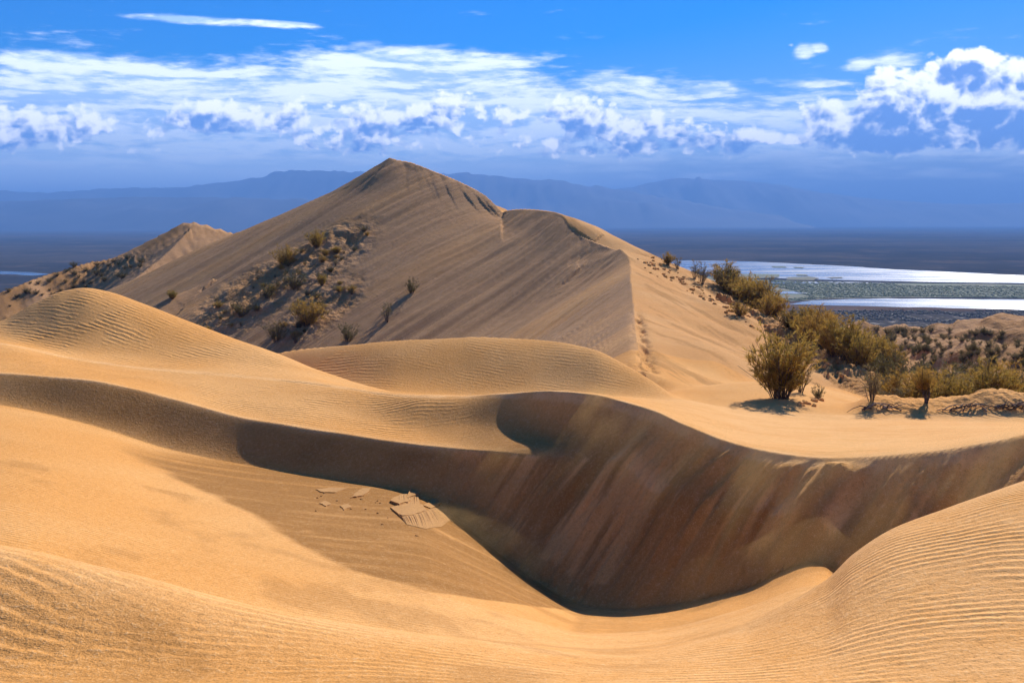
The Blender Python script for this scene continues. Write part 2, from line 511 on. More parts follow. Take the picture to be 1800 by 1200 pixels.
def far_height(x, Y):
    best = np.full(x.shape, -200.0)
    who = np.zeros(x.shape, int)
    dist_w = np.zeros(x.shape)
    rp = CRESTLINE
    right = x > np.interp(Y, rp[:, 1], rp[:, 0]) + 0.3
    ze, de, beyond = one_ridge(x, Y, 'edge')
    for ri, name in enumerate(RN):
        if name == 'edge':
            cur, cd = np.where(right, ze, -200.0), de
        else:
            cur, cd, _ = one_ridge(x, Y, name)
            if name.startswith('main'):        # behind the edge the ground falls away
                cur = np.where(right & beyond, np.minimum(cur, ze), cur)
        k = 2.6 if name == 'main' else 0.9
        hmix = np.clip(0.5 + 0.5 * (cur - best) / k, 0, 1)
        who = np.where(cur > best, ri, who)
        dist_w = np.where(cur > best, cd, dist_w)
        best = best * (1 - hmix) + cur * hmix + k * hmix * (1 - hmix) * 0.5
    return best, who, dist_w


def blurred_far():
    gx = np.arange(-75, 60.01, 0.5); gy = np.arange(70, 190.01, 0.5)
    X, Yv = np.meshgrid(gx, gy)
    zz = far_height(X.ravel(), Yv.ravel())[0].reshape(X.shape)
    zz = np.maximum(zz, -60)
    k = np.arange(-26, 27) * 0.5
    ker = np.exp(-0.5 * (k / 3.6) ** 2); ker /= ker.sum()
    pad = np.pad(zz, 26, mode='edge')
    pad = np.apply_along_axis(lambda r: np.convolve(r, ker, 'valid'), 1, pad)
    return gx, gy, np.apply_along_axis(lambda c: np.convolve(c, ker, 'valid'), 0, pad)


BLUR = blurred_far()


def far_soft(x, Y):
    """the ridges, with the flanks away from the crests worn smooth"""
    z, who, dist = far_height(x, Y)
    gx, gy, B = BLUR
    c = np.clip((x - gx[0]) / 0.5, 0, len(gx) - 1.001); r = np.clip((Y - gy[0]) / 0.5, 0, len(gy) - 1.001)
    c0 = c.astype(int); r0 = r.astype(int); fc = c - c0; fr = r - r0
    b = (B[r0, c0] * (1 - fc) + B[r0, c0 + 1] * fc) * (1 - fr) + (B[r0 + 1, c0] * (1 - fc) + B[r0 + 1, c0 + 1] * fc) * fr
    inside = sst(x, -74, -66) * (1 - sst(x, 52, 59)) * sst(Y, 72, 84) * (1 - sst(Y, 180, 188))
    w = inside * sst(dist, 4.0, 11.0)
    return z * (1 - w) + np.where(inside > 0, b, z) * w, who, dist


def in_ellipse(u, v, cx, cy, rx, ry, ang=0.0):
    c, s = math.cos(ang), math.sin(ang)
    a = ((u - cx) * c + (v - cy) * s) / rx
    b = (-(u - cx) * s + (v - cy) * c) / ry
    return np.clip(1.4 - (a * a + b * b), 0, 1)


def terrain(x, Y, full=False):
    """height of the sand at (x, Y); with full also masks for the material"""
    x = np.asarray(x, float).ravel(); Y = np.asarray(Y, float).ravel()
    z, u, seg, ky = near_height(x, Y)
    zn = z.copy()
    far = Y > 40.0
    who = np.full(x.shape, -1); dist = np.zeros(x.shape)
    zf = np.full(x.shape, -300.0)
    if far.any():
        a, w, dd = far_soft(x[far], Y[far])
        zf[far] = a; who[far] = w; dist[far] = dd
    k = np.where(Y > 44, 0.5, 0.1)
    hmix = np.clip(0.5 + 0.5 * (zf - z) / k, 0, 1)
    z = z * (1 - hmix) + np.maximum(zf, -250) * hmix + k * hmix * (1 - hmix) * 0.5
    onfar = zf > zn
    wf = sst(zf - zn, 0.0, 1.5)          # how clearly the point belongs to the far ridges
    # ------- relief of the great dune: flutes running down the fall line
    fx, fy = -0.6, -0.8
    across = x * 0.8 - Y * 0.6
    along = x * fx + Y * fy
    flank = ((who == RN.index('main')) | (who == RN.index('main_low')) | (who == RN.index('spur')) | (who == RN.index('shoulder'))) & onfar
    v = HY - F * z / np.maximum(Y, 2)           # row on which the point stands, used only to bound the scrubby patch
    bearing = u
    scrub = np.maximum.reduce([in_ellipse(bearing, v, 560, 455, 120, 42, -0.55), in_ellipse(bearing, v, 440, 525, 120, 46, -0.55), in_ellipse(bearing, v, 560, 545, 95, 38, -0.6),
                               in_ellipse(bearing, v, 180, 468, 90, 26, -0.1)]) * sst(Y, 66, 76) * wf
    right_of = x > np.interp(Y, CRESTLINE[:, 1], CRESTLINE[:, 0])
    fl = mfbm(flank, across * 0.8, along * 0.022, 11, 5, 0.62)
    amp = flank * wf * (0.30 * (1 - scrub)) * np.clip(dist / 2.5, 0, 1) * np.where(right_of & (who <= RN.index('main')), 0.12, 1.0)
    z = z + amp * fl
    big = mfbm(flank, across * 0.10, along * 0.03, 21, 3)
    z = z + flank * wf * 0.55 * big * np.clip(dist / 12.0, 0, 1)
    # scrubby broken ground
    lump = mfbm(scrub, across * 0.55, along * 0.30, 31, 5, 0.6)
    z = z + scrub * (0.6 * np.abs(lump) + 0.4 * mfbm(scrub, x * 0.22, Y * 0.22, 33, 3) - 0.15)
    # far dune flanks
    fd = (who >= RN.index('far')) & onfar
    z = z + fd * wf * (0.8 * mfbm(fd, x * 0.06, Y * 0.06, 41, 3) + 0.25 * mfbm(fd, across * 0.6, along * 0.05, 43, 3)) * np.clip(dist / 4, 0, 1)
    # the broken edge right of the great dune
    ed = (who == RN.index('edge')) & onfar
    ed_rough = ed * np.clip(1 - dist / 11.0, 0, 1) * sst(u, 1120, 1170)
    z = z + ed_rough * (1.0 * np.abs(mfbm(ed_rough, x * 0.7, Y * 0.45, 51, 4, 0.6)))
    edge_soft = (right_of & onfar & (Y > 45) & (u < 1650))
    z = z + edge_soft * wf * 0.9 * mfbm(edge_soft, x * 0.13 + Y * 0.02, Y * 0.06, 57, 3) * np.clip(dist / 4, 0, 1)
    # trail of footprints along the lower ridge
    rx = np.interp(Y, CRESTLINE[:14, 1], CRESTLINE[:14, 0])
    tr = np.exp(-((x - rx - 0.25) / 0.42) ** 2) * sst(Y, 50, 52) * (1 - sst(Y, 80, 88))
    z = z - 0.42 * tr * (0.45 + 1.3 * np.abs(mfbm(tr, x * 1.8, Y * 0.55, 61, 3)))
    # hummocks on the right
    hm = sst(Y, 56, 80) * sst(u, 1400, 1540) * sst(zn - zf, 0, 2.5) * (1 - sst(Y, 420, 600))
    hum = mfbm(hm, x * 0.055, Y * 0.034, 71, 4, 0.55)
    z = z + hm * (4.6 * np.maximum(hum, -0.1) + 1.1 * np.abs(mfbm(hm, x * 0.22, Y * 0.13, 73, 3)))
    # bank on the right: eroded, lumpy
    bk = sst(u, 1490, 1560) * sst(Y, 40.6, 41.4) * (1 - sst(Y, 44.5, 47))
    z = z + bk * (0.22 * np.abs(mfbm(bk, x * 1.6, Y * 1.6, 81, 4)) - 0.02)
    # ---------- avalanche flutes on the big slip face
    slip = sst(u, 720, 900) * (1 - sst(u, 2100, 2400))
    q_ = sst(u, 1020, 1180)
    y_top = ky[KI['crest_low']] * (1 - q_) + ky[KI['crest']] * q_
    t_f = (Y - ky[KI['foot']]) / np.maximum(y_top - ky[KI['foot']], 0.1)
    tt = np.clip(t_f, 0, 1)
    face = slip * sst(tt, 0.0, 0.12) * (1 - sst(tt, 0.80, 1.0))
    c2 = x * 0.5 - Y * 0.87
    a2 = x * 0.87 + Y * 0.5
    fl2 = mfbm(face, c2 * 1.1 + 0.6 * mfbm(face, x * 0.4, Y * 0.4, 91, 2), a2 * 0.20, 93, 5, 0.6)
    z = z + face * 0.34 * fl2
    # gentle unevenness of every open sand surface
    z = z + 0.05 * mfbm(Y < 60, x * 0.35, Y * 0.22, 95, 3) * (1 - 0.7 * face)
    if not full:
        return z
    return z, u, seg, ky, who, onfar, scrub, face, tt, hm, ed_rough, bk, right_of, dist, v


GRID = {}


def sample(x, Y):
    """height read off the finished sheet"""
    x = np.asarray(x, float); Y = np.asarray(Y, float)
    rows, tc, Z = GRID['rows'], GRID['t'], GRID['z']
    r = np.interp(Y, rows, np.arange(len(rows))); c = np.interp(x / (np.maximum(Y, 0) + 5.0), tc, np.arange(len(tc)))
    r0 = np.clip(r.astype(int), 0, len(rows) - 2); c0 = np.clip(c.astype(int), 0, len(tc) - 2)
    fr = r - r0; fc = c - c0
    return (Z[r0, c0] * (1 - fc) + Z[r0, c0 + 1] * fc) * (1 - fr) + (Z[r0 + 1, c0] * (1 - fc) + Z[r0 + 1, c0 + 1] * fc) * fr


def ground_z(x, Y):
    return float(sample([x], [Y])[0])


# ---------------------------------------------------------------- materials
MATS = {}


def mat(name):
    m = bpy.data.materials.new(name)
    m.use_nodes = True
    MATS[name] = m
    g = NT(m.node_tree)
    out = g.n('ShaderNodeOutputMaterial')
    b = g.n('ShaderNodeBsdfPrincipled')
    b.inputs['Specular IOR Level'].default_value = 0.15
    b.inputs['Roughness'].default_value = 0.9
    g.t.links.new(b.outputs[0], out.inputs['Surface'])
    return m, g, b, out


def sand_material():
    m, g, b, out = mat('sand')
    pos = g.n('ShaderNodeNewGeometry').outputs['Position']
    n_big = g.noise(pos, 0.16, 3.0, 0.5)
    n_mid = g.noise(pos, 1.1, 4.0, 0.6)
    grain = g.noise(pos, 46.0, 2.0, 0.7)
    grain2 = g.noise(pos, 11.0, 3.0, 0.75)
    coarse_shade = g.attr('coarse_shade')
    taupe = g.attr('taupe')
    pale = g.attr('pale')
    c = g.mix(g.ss(n_big, 0.35, 0.68), SAND_A, SAND_B)
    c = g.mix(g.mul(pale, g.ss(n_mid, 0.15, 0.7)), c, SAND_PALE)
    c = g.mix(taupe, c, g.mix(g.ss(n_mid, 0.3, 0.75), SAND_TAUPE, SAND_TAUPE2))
    c = g.mix(g.mul(coarse_shade, g.ss(n_mid, 0.0, 0.45)), c, SAND_COARSE_SHADE)
    # dark and light grains
    sp = g.add(g.mul(g.sub(grain, 0.5), 1.1), g.mul(g.sub(grain2, 0.5), 0.7))
    c = g.mix(g.m('MULTIPLY', g.ss(sp, 0.0, 0.36), 0.5), c, (0.80, 0.57, 0.29))
    c = g.mix(g.m('MULTIPLY', g.ss(sp, 0.0, -0.36), 0.6), c, (0.20, 0.105, 0.035))
    g.t.links.new(c, b.inputs['Base Color'])
    # ripples: phase and strength come with the mesh
    ph = g.attr('phase')
    amp = g.attr('ripple')
    w = g.noise(pos, 0.9, 3.0, 0.55)
    w2 = g.noise(pos, 4.5, 2.0, 0.5)
    p2 = g.add(ph, g.add(g.mul(w, 1.4), g.mul(w2, 0.35)))
    fr = g.m('FRACT', p2)
    # asymmetric ripple: long windward side, short lee side
    up = g.ss(fr, 0.0, 0.72)
    dn = g.ss(fr, 0.72, 1.0, 1.0, 0.0)
    rp = g.m('MINIMUM', up, dn)
    brk = g.ss(g.noise(pos, 0.65, 4.0, 0.66), 0.40, 0.64)
    hgt = g.mul(g.mul(rp, amp), g.add(0.12, g.mul(brk, 1.15)))
    hgt = g.add(hgt, g.mul(g.sub(grain, 0.5), 0.006))
    hgt = g.add(hgt, g.mul(g.sub(grain2, 0.5), 0.020))
    hgt = g.add(hgt, g.mul(g.mul(g.sub(n_mid, 0.5), g.attr('rough')), 0.5))
    bp = g.n('ShaderNodeBump')
    bp.inputs['Strength'].default_value = 1.0
    bp.inputs['Distance'].default_value = 1.0
    g.t.links.new(hgt, bp.inputs['Height'])
    g.t.links.new(bp.outputs[0], b.inputs['Normal'])
    b.inputs['Roughness'].default_value = 1.0
    b.inputs['Specular IOR Level'].default_value = 0.05
    return m


SAND_A = (0.663, 0.305, 0.078)
SAND_B = (0.714, 0.365, 0.117)
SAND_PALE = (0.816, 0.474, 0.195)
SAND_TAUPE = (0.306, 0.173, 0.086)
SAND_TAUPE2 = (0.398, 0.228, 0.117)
SAND_COARSE_SHADE = (0.296, 0.132, 0.031)  # dark grainy sand, also the tone of shade painted on slip faces
SAND = sand_material()


def mesh_obj(name, verts, faces, material, parent=None, smooth=True, kind=None, label=None, cat=None, group=None):
    me = bpy.data.meshes.new(name)
    me.from_pydata([tuple(v) for v in verts], [], [tuple(f) for f in faces])
    me.update()
    if smooth:
        me.shade_smooth()
    if material is not None:
        me.materials.append(material)
    return link(name, me, parent, kind, label, cat, group)


def link(name, me, parent=None, kind=None, label=None, cat=None, group=None):
    o = bpy.data.objects.new(name, me)
    col.objects.link(o)
    if parent is not None:
        o.parent = parent
    if kind: o['kind'] = kind
    if label: o['label'] = label
    if cat: o['category'] = cat
    if group: o['group'] = group
    return o


# ---------------------------------------------------------------- the dunes
def build_dunes():
    cols = np.concatenate([np.linspace(-820, -80, 60, endpoint=False), np.linspace(-80, 1880, 900), np.linspace(1880, 2620, 61)[1:]])
    rows = np.concatenate([np.linspace(-14, 2, 10, endpoint=False), np.linspace(2, 5, 14, endpoint=False), np.geomspace(5, 20, 260, endpoint=False), np.linspace(20, 34, 270, endpoint=False),
                           np.linspace(34, 54, 150, endpoint=False), np.geomspace(54, 92, 80, endpoint=False), np.linspace(92, 174, 300, endpoint=False),
                           np.geomspace(174, 330, 110, endpoint=False), np.geomspace(330, 900, 20)])
    T, Yg = np.meshgrid((cols - 900) / F, rows)
    Xg = (np.maximum(Yg, 0.0) + 5.0) * T
    Xg = np.where(Yg < 2, (7.0 + (2 - Yg)) * T, Xg)
    sh = Xg.shape
    x = Xg.ravel(); Y = Yg.ravel()
    z, u, seg, ky, who, onfar, scrub, face, tt, hm, ed_rough, bk, right_of, dist, v = terrain(x, Y, True)
    Zg = z.reshape(sh)
    GRID.update(rows=rows, t=(cols - 900) / F, z=Zg)

    # material masks
    f = np.zeros
    foot = ky[KI['foot']]; lip = ky[KI['lip']]; cl = ky[KI['crest_low']]; cr = ky[KI['crest']]; kn = ky[KI['knoll']]
    # dark grainy sand, deepened with painted soft shade, over the hollow left of the slip face
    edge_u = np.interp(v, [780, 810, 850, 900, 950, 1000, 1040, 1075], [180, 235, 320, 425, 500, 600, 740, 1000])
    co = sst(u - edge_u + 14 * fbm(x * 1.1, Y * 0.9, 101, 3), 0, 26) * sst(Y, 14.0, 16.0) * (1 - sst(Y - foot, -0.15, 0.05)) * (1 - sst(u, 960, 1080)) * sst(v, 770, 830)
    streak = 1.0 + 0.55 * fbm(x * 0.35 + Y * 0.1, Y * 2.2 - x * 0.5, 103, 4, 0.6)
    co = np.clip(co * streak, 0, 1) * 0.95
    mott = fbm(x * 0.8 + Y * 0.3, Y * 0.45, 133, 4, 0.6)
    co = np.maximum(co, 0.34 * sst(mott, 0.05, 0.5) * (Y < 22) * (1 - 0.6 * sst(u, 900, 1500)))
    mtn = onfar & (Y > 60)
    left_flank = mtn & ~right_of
    tau = np.where(left_flank, 0.85, 0.0)  # greyer sand, with part of the left flank's shade painted in
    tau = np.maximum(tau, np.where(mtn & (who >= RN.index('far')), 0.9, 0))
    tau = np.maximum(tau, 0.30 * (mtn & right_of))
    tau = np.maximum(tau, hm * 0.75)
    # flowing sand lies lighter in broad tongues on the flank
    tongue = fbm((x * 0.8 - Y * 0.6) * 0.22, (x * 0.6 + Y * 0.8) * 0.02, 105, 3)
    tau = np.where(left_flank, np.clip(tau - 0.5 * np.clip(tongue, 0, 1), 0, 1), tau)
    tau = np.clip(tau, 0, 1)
    fdm = mtn & (who >= RN.index('far'))
    co = np.maximum(co, 0.6 * fdm * sst(mfbm(fdm, x * 0.12, Y * 0.07, 135, 4, 0.6), -0.1, 0.35))
    co = np.maximum(co, 0.45 * scrub * (fbm(x * 0.5, Y * 0.5, 107, 3) > 0.05))
    rf = right_of & onfar & (Y > 48) & (u < 1600)
    rs = mfbm(rf, (x * 0.55 + Y * 0.2) * 1.0, (x * 0.9 - Y * 0.12) * 0.25, 127, 5, 0.65)
    co = np.maximum(co, rf * 0.55 * sst(rs, 0.05, 0.4))
    co = np.maximum(co, ed_rough * 0.6 * (fbm(x * 0.8, Y * 0.4, 129, 3) > 0.0))
    co = np.maximum(co, hm * 0.55 * (fbm(x * 0.2, Y * 0.12, 109, 4) > 0.02))
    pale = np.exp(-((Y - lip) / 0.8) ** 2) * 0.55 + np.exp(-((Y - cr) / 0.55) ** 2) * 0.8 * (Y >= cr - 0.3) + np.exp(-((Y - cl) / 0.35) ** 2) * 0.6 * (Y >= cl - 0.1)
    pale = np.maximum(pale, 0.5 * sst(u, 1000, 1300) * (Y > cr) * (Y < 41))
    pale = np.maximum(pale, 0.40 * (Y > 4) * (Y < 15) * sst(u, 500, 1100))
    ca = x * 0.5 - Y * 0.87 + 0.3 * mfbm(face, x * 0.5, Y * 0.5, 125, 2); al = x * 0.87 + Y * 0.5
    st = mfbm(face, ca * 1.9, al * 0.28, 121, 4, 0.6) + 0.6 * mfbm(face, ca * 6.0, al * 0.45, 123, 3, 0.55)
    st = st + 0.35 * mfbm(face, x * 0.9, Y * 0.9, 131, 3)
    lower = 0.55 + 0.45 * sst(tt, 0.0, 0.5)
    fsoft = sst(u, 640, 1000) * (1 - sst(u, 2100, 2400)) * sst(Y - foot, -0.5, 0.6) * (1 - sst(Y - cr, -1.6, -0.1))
    co = np.maximum(co, fsoft * 0.85 * lower * (1 - 0.95 * sst(st, -0.15, 0.45)))  # slip face shade painted into the colour, lighter sand streaks left out
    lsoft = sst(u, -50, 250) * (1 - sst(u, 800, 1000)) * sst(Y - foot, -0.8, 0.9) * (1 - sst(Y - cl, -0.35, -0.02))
    co = np.maximum(co, lsoft * (0.62 + 0.3 * fbm(x * 0.5, Y * 1.2, 137, 3)))  # shade of the left slip band painted as darker sand
    # the painted shade runs a little way out over the floor of the hollow
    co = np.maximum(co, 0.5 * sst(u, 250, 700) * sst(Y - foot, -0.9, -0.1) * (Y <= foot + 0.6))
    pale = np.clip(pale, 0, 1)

    # ripples
    s_near = (Y <= foot)
    s_mid = (Y > foot) & (Y <= cr)
    s_back = (Y > cr) & (Y < 52)
    ph_near = (Y * 1.0 + x * 0.28 + 0.9 * fbm(x * 0.22, Y * 0.2, 111, 3)) / 0.14
    # on the foreground right the ripples swing up along the crest
    sw = sst(u, 1150, 1600)
    ph_near = ph_near - sw * 0.0
    ph_mid = (Y * 0.93 + x * 0.42 + 0.7 * fbm(x * 0.2, Y * 0.2, 113, 3)) / 0.26
    ph_back = (Y * 0.80 + x * 0.60 + z * 0.5 + 0.6 * fbm(x * 0.12, Y * 0.12, 115, 2)) / 0.30
    phase = np.where(s_near, ph_near, np.where(s_mid, ph_mid, ph_back))
    am_near = 0.004 * sst(u, 900, 1350) + 0.0085
    am_near = np.where((u < 700) & (Y < lip + 0.5), 0.0085, am_near)
    am_near = am_near * (1 - 0.5 * co)
    am_mid = np.where(Y > cl, 0.024 * sst(Y - cl, 0.2, 1.0) * (1 - sst(u, 620, 900)), 0.0)
    am_back = 0.026 * (1 - sst(u, 480, 720)) + 0.007 * sst(u, 480, 800)
    am_back = np.where((u > 1150), 0.010, am_back)
    crest_fade = np.clip(np.abs(Y - cr) / 0.5, 0, 1)
    ripple = np.where(s_near, am_near, np.where(s_mid, am_mid, np.where(s_back, am_back * crest_fade, 0.0)))
    ripple = np.where(onfar & (Y > 44), 0.0, ripple)
    rough = np.maximum(scrub * 0.9, np.maximum(ed_rough, np.maximum(bk * 0.6, hm * 1.0)))

    # normals of the whole sheet, so the pieces join without a seam
    V3 = np.stack([Xg, Yg, Zg], -1)
    du = np.gradient(V3, axis=1); dv = np.gradient(V3, axis=0)
    N3 = np.cross(du, dv)
    N3 /= np.linalg.norm(N3, axis=-1, keepdims=True) + 1e-12
    N3[N3[..., 2] < 0] *= -1

    # which piece of the ground each face belongs to
    reg = np.zeros(x.shape, int)
    reg[Y > foot] = 1
    reg[(Y > cr) & (u < 700)] = 2
    reg[(Y > ky[KI['flat']]) & (u < 1215)] = 3
    reg[(Y > ky[KI['back']]) & (u >= 700) & (u < 1215)] = 3
    reg[(Y > 44) & onfar] = 4
    reg[(Y > 60) & ~onfar] = 6
    reg[(Y > 47) & ~onfar & (u < 1480)] = 4
    reg[(Y > 60) & onfar & (who >= RN.index('far'))] = 5
    reg[(u > 1500) & (Y > 48) & ~onfar] = 6
    reg = reg.reshape(sh)
    names = [('foreground_dune', 'pale rippled sand dune rolling away at the bottom of the picture', 'dune'),
             ('hollow_dune', 'sand dune with a dark steep slip face and bright curving crest', 'dune'),
             ('rippled_dune', 'golden rippled dune with rounded top below the far small peak', 'dune'),
             ('smooth_dune', 'smooth orange dune with curved crest in front of the great dune', 'dune'),
             ('great_dune', 'tall grey brown peaked dune with a winding crest under the clouds', 'dune'),
             ('distant_dune', 'small pointed dune far behind the shoulder of the great dune', 'dune'),
             ('scrub_ground', 'hummocky pale ground dotted with scrub between the shrubs and the lake', 'ground')]
    nr, nc = sh
    idx = np.arange(nr * nc).reshape(sh)
    freg = reg[:-1, :-1]
    quads = np.stack([idx[:-1, :-1], idx[:-1, 1:], idx[1:, 1:], idx[1:, :-1]], -1)
    verts = V3.reshape(-1, 3); norms = N3.reshape(-1, 3)
    attrs = {'coarse_shade': co, 'taupe': tau, 'pale': pale, 'phase': phase, 'ripple': ripple, 'rough': rough}
    objs = {}
    for k, (nm, lab, cat) in enumerate(names):
        q = quads[freg == k]
        if not len(q):
            continue
        used = np.unique(q)
        remap = np.full(nr * nc, -1, np.int64); remap[used] = np.arange(len(used))
        q = remap[q]
        me = bpy.data.meshes.new(nm)
        me.vertices.add(len(used))
        me.vertices.foreach_set('co', verts[used].astype(np.float32).ravel())
        me.loops.add(q.size)
        me.loops.foreach_set('vertex_index', q.astype(np.int32).ravel())
        me.polygons.add(len(q))
        me.polygons.foreach_set('loop_start', np.arange(0, q.size, 4, dtype=np.int32))
        me.update(calc_edges=True)
        me.validate()
        me.shade_smooth()
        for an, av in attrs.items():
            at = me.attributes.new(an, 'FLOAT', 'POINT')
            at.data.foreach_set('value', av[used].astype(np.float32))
        me.normals_split_custom_set_from_vertices(norms[used].astype(np.float32))
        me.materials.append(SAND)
        objs[nm] = link(nm, me, kind='structure', label=lab, cat=cat)
    return objs


DUNES = build_dunes()


# ---------------------------------------------------------------- plain, lake, mountains
PLAIN_Z = -100.0


def on_plain(px, py, z=PLAIN_Z):
    Y = -z * F / (py - HY)
    return ((px - 900) / F * Y, Y, z)


def plain_material():
    m, g, b, out = mat('plain_scrub')
    pos = g.n('ShaderNodeNewGeometry').outputs['Position']
    sep = g.n('ShaderNodeSeparateXYZ')
    g.t.links.new(pos, sep.inputs[0])
    X, Y, Z = sep.outputs
    wide = g.noise(g.xyz(g.mul(X, 0.0006), g.mul(Y, 0.00085)), 1.0, 6.0, 0.6)
    mid = g.noise(g.xyz(g.mul(X, 0.006), g.mul(Y, 0.0045)), 1.0, 5.0, 0.65)
    fine = g.noise(g.xyz(g.mul(X, 0.11), g.mul(Y, 0.055)), 1.0, 4.0, 0.7)
    c = g.mix(g.ss(wide, 0.38, 0.62), (0.036, 0.039, 0.045), (0.085, 0.078, 0.075))  # dark ground tones with the cloud shadow painted in
    c = g.mix(g.mul(g.ss(mid, 0.50, 0.66), 0.8), c, (0.125, 0.10, 0.08))
    # pale bare spots between the bushes, only near enough to be told apart
    near = g.ss(Y, 1250.0, 1130.0)
    c = g.mix(g.mul(near, 0.85), c, (0.085, 0.075, 0.062))
    c = g.mix(g.mul(g.ss(fine, 0.56, 0.66), g.mul(near, 0.85)), c, (0.50, 0.43, 0.34))
    c = g.mix(g.mul(g.ss(fine, 0.50, 0.40), 0.5), c, (0.04, 0.04, 0.03))
    # brown reed stubble along the near shore
    shore = g.mul(g.ss(Y, 1215.0, 1250.0), g.ss(Y, 1420.0, 1330.0))
    c = g.mix(g.mul(shore, 0.8), c, g.mix(g.ss(mid, 0.4, 0.6), (0.12, 0.075, 0.05), (0.18, 0.12, 0.08)))
    g.t.links.new(c, b.inputs['Base Color'])
    b.inputs['Specular IOR Level'].default_value = 0.0
    return m


def marsh_material():
    m, g, b, out = mat('marsh_green')
    pos = g.n('ShaderNodeNewGeometry').outputs['Position']
    sep = g.n('ShaderNodeSeparateXYZ')
    g.t.links.new(pos, sep.inputs[0])
    a = g.noise(g.xyz(g.mul(sep.outputs[0], 0.008), g.mul(sep.outputs[1], 0.006)), 1.0, 5.0, 0.65)
    f = g.noise(g.xyz(g.mul(sep.outputs[0], 0.06), g.mul(sep.outputs[1], 0.02)), 1.0, 4.0, 0.7)
    c = g.mix(g.ss(a, 0.38, 0.60), (0.13, 0.115, 0.065), (0.085, 0.13, 0.055))
    c = g.mix(g.mul(g.ss(f, 0.5, 0.7), 0.6), c, (0.06, 0.085, 0.045))
    g.t.links.new(c, b.inputs['Base Color'])
    return m


def water_material():
    m, g, b, out = mat('lake_water')
    pos = g.n('ShaderNodeNewGeometry').outputs['Position']
    sep = g.n('ShaderNodeSeparateXYZ')
    g.t.links.new(pos, sep.inputs[0])
    big = g.noise(g.xyz(g.mul(sep.outputs[0], 0.004), g.mul(sep.outputs[1], 0.012)), 1.0, 5.0, 0.6)
    b.inputs['Base Color'].default_value = (0.03, 0.055, 0.085, 1)
    b.inputs['Specular IOR Level'].default_value = 0.5
    g.t.links.new(g.ss(big, 0.3, 0.7, 0.20, 0.36), b.inputs['Roughness'])
    wv = g.noise(g.xyz(g.mul(sep.outputs[0], 0.5), g.mul(sep.outputs[1], 1.0)), 1.0, 3.0, 0.6)
    bp = g.n('ShaderNodeBump')
    bp.inputs['Strength'].default_value = 0.5
    bp.inputs['Distance'].default_value = 0.3
    g.t.links.new(wv, bp.inputs['Height'])
    g.t.links.new(bp.outputs[0], b.inputs['Normal'])
    return m


def rock_material():
    m, g, b, out = mat('mountain_rock')
    pos = g.n('ShaderNodeNewGeometry').outputs['Position']
    n = g.noise(pos, 0.0012, 6.0, 0.6)
    c = g.mix(g.ss(n, 0.35, 0.65), (0.035, 0.035, 0.035), (0.065, 0.06, 0.055))
    g.t.links.new(c, b.inputs['Base Color'])
    return m


PLAIN = plain_material(); MARSH = marsh_material(); WATER = water_material(); ROCK = rock_material()


def polygon(name, pts, z, material, **kw):
    """a flat sheet on the plain from its shore line"""
    v = []
    n = len(pts)
    for i in range(n):
        a = np.array(on_plain(*pts[i])); b = np.array(on_plain(*pts[(i + 1) % n]))
        L = np.linalg.norm(b - a)
        k = max(2, int(L / 14))
        t = (np.arange(k) / k)[:, None]
        p = a + (b - a) * t
        wob = fbm(p[:, 0] * 0.02, p[:, 1] * 0.012, 301, 4, 0.65) * min(26.0, 0.03 * L + 8)
        p[:, 0] += -(b - a)[1] / (L + 1e-6) * wob; p[:, 1] += (b - a)[0] / (L + 1e-6) * wob
        v += [(q[0], q[1], z) for q in p]
    return mesh_obj(name, v, [list(range(len(v)))], material, smooth=False, **kw)


mesh_obj('plain', [(-60000, -1500, PLAIN_Z), (60000, -1500, PLAIN_Z), (60000, 58000, PLAIN_Z), (-60000, 58000, PLAIN_Z)], [(0, 1, 2, 3)], PLAIN, smooth=False,
         kind='structure', label='dark scrubby plain stretching behind the dunes to the mountains', cat='plain')
lake = polygon('lake', [(1150, 457), (1250, 458.5), (1330, 460), (1400, 463.5), (1500, 468.5), (1580, 474), (1650, 477), (1720, 480.5), (1800, 484), (2000, 489), (2400, 494), (2400, 503), (2000, 500), (1800, 498),
                        (1690, 497), (1600, 495), (1500, 493), (1400, 491), (1320, 487), (1250, 480), (1150, 470)], PLAIN_Z + 0.3, WATER,
               kind='structure', label='wide silvery lake lying across the plain above the green marsh', cat='lake')
polygon('lake', [(1375, 535), (1430, 528), (1480, 526.5), (1560, 525), (1660, 525.5), (1800, 526.5), (2000, 530), (2400, 537), (2400, 556), (2000, 551), (1800, 545), (1650, 541), (1540, 539), (1450, 537)], PLAIN_Z + 0.3, WATER,
        kind='structure', label='bright narrow arm of the lake nearest the scrub', cat='lake')
polygon('lake', [(1310, 497), (1400, 496), (1500, 496.6), (1570, 498), (1480, 499.5), (1400, 499), (1320, 499.5)], PLAIN_Z + 0.9, WATER,
        kind='structure', label='thin strip of water along the upper marsh edge', cat='lake')
polygon('lake', [(1350, 514), (1390, 512.8), (1425, 514), (1420, 517), (1360, 517)], PLAIN_Z + 0.9, WATER,
        kind='structure', label='small pool in the marsh behind the tall shrubs', cat='lake')
polygon('lake', [(-60, 475), (20, 477), (60, 479), (84, 482), (60, 484.5), (20, 482.5), (-60, 482)], PLAIN_Z + 0.3, WATER,
        kind='structure', label='small blue pond on the plain at the foot of the far dune', cat='pond')
polygon('marsh', [(1240, 486), (1330, 492), (1420, 495), (1560, 498), (1690, 499.5), (1800, 500.5), (2000, 503), (2400, 507), (2400, 533), (2000, 527), (1800, 524.5), (1660, 523), (1540, 523.5), (1450, 526), (1370, 532), (1250, 530)], PLAIN_Z + 0.6, MARSH,
        kind='structure', label='green reedy marsh between the two arms of the lake', cat='marsh')
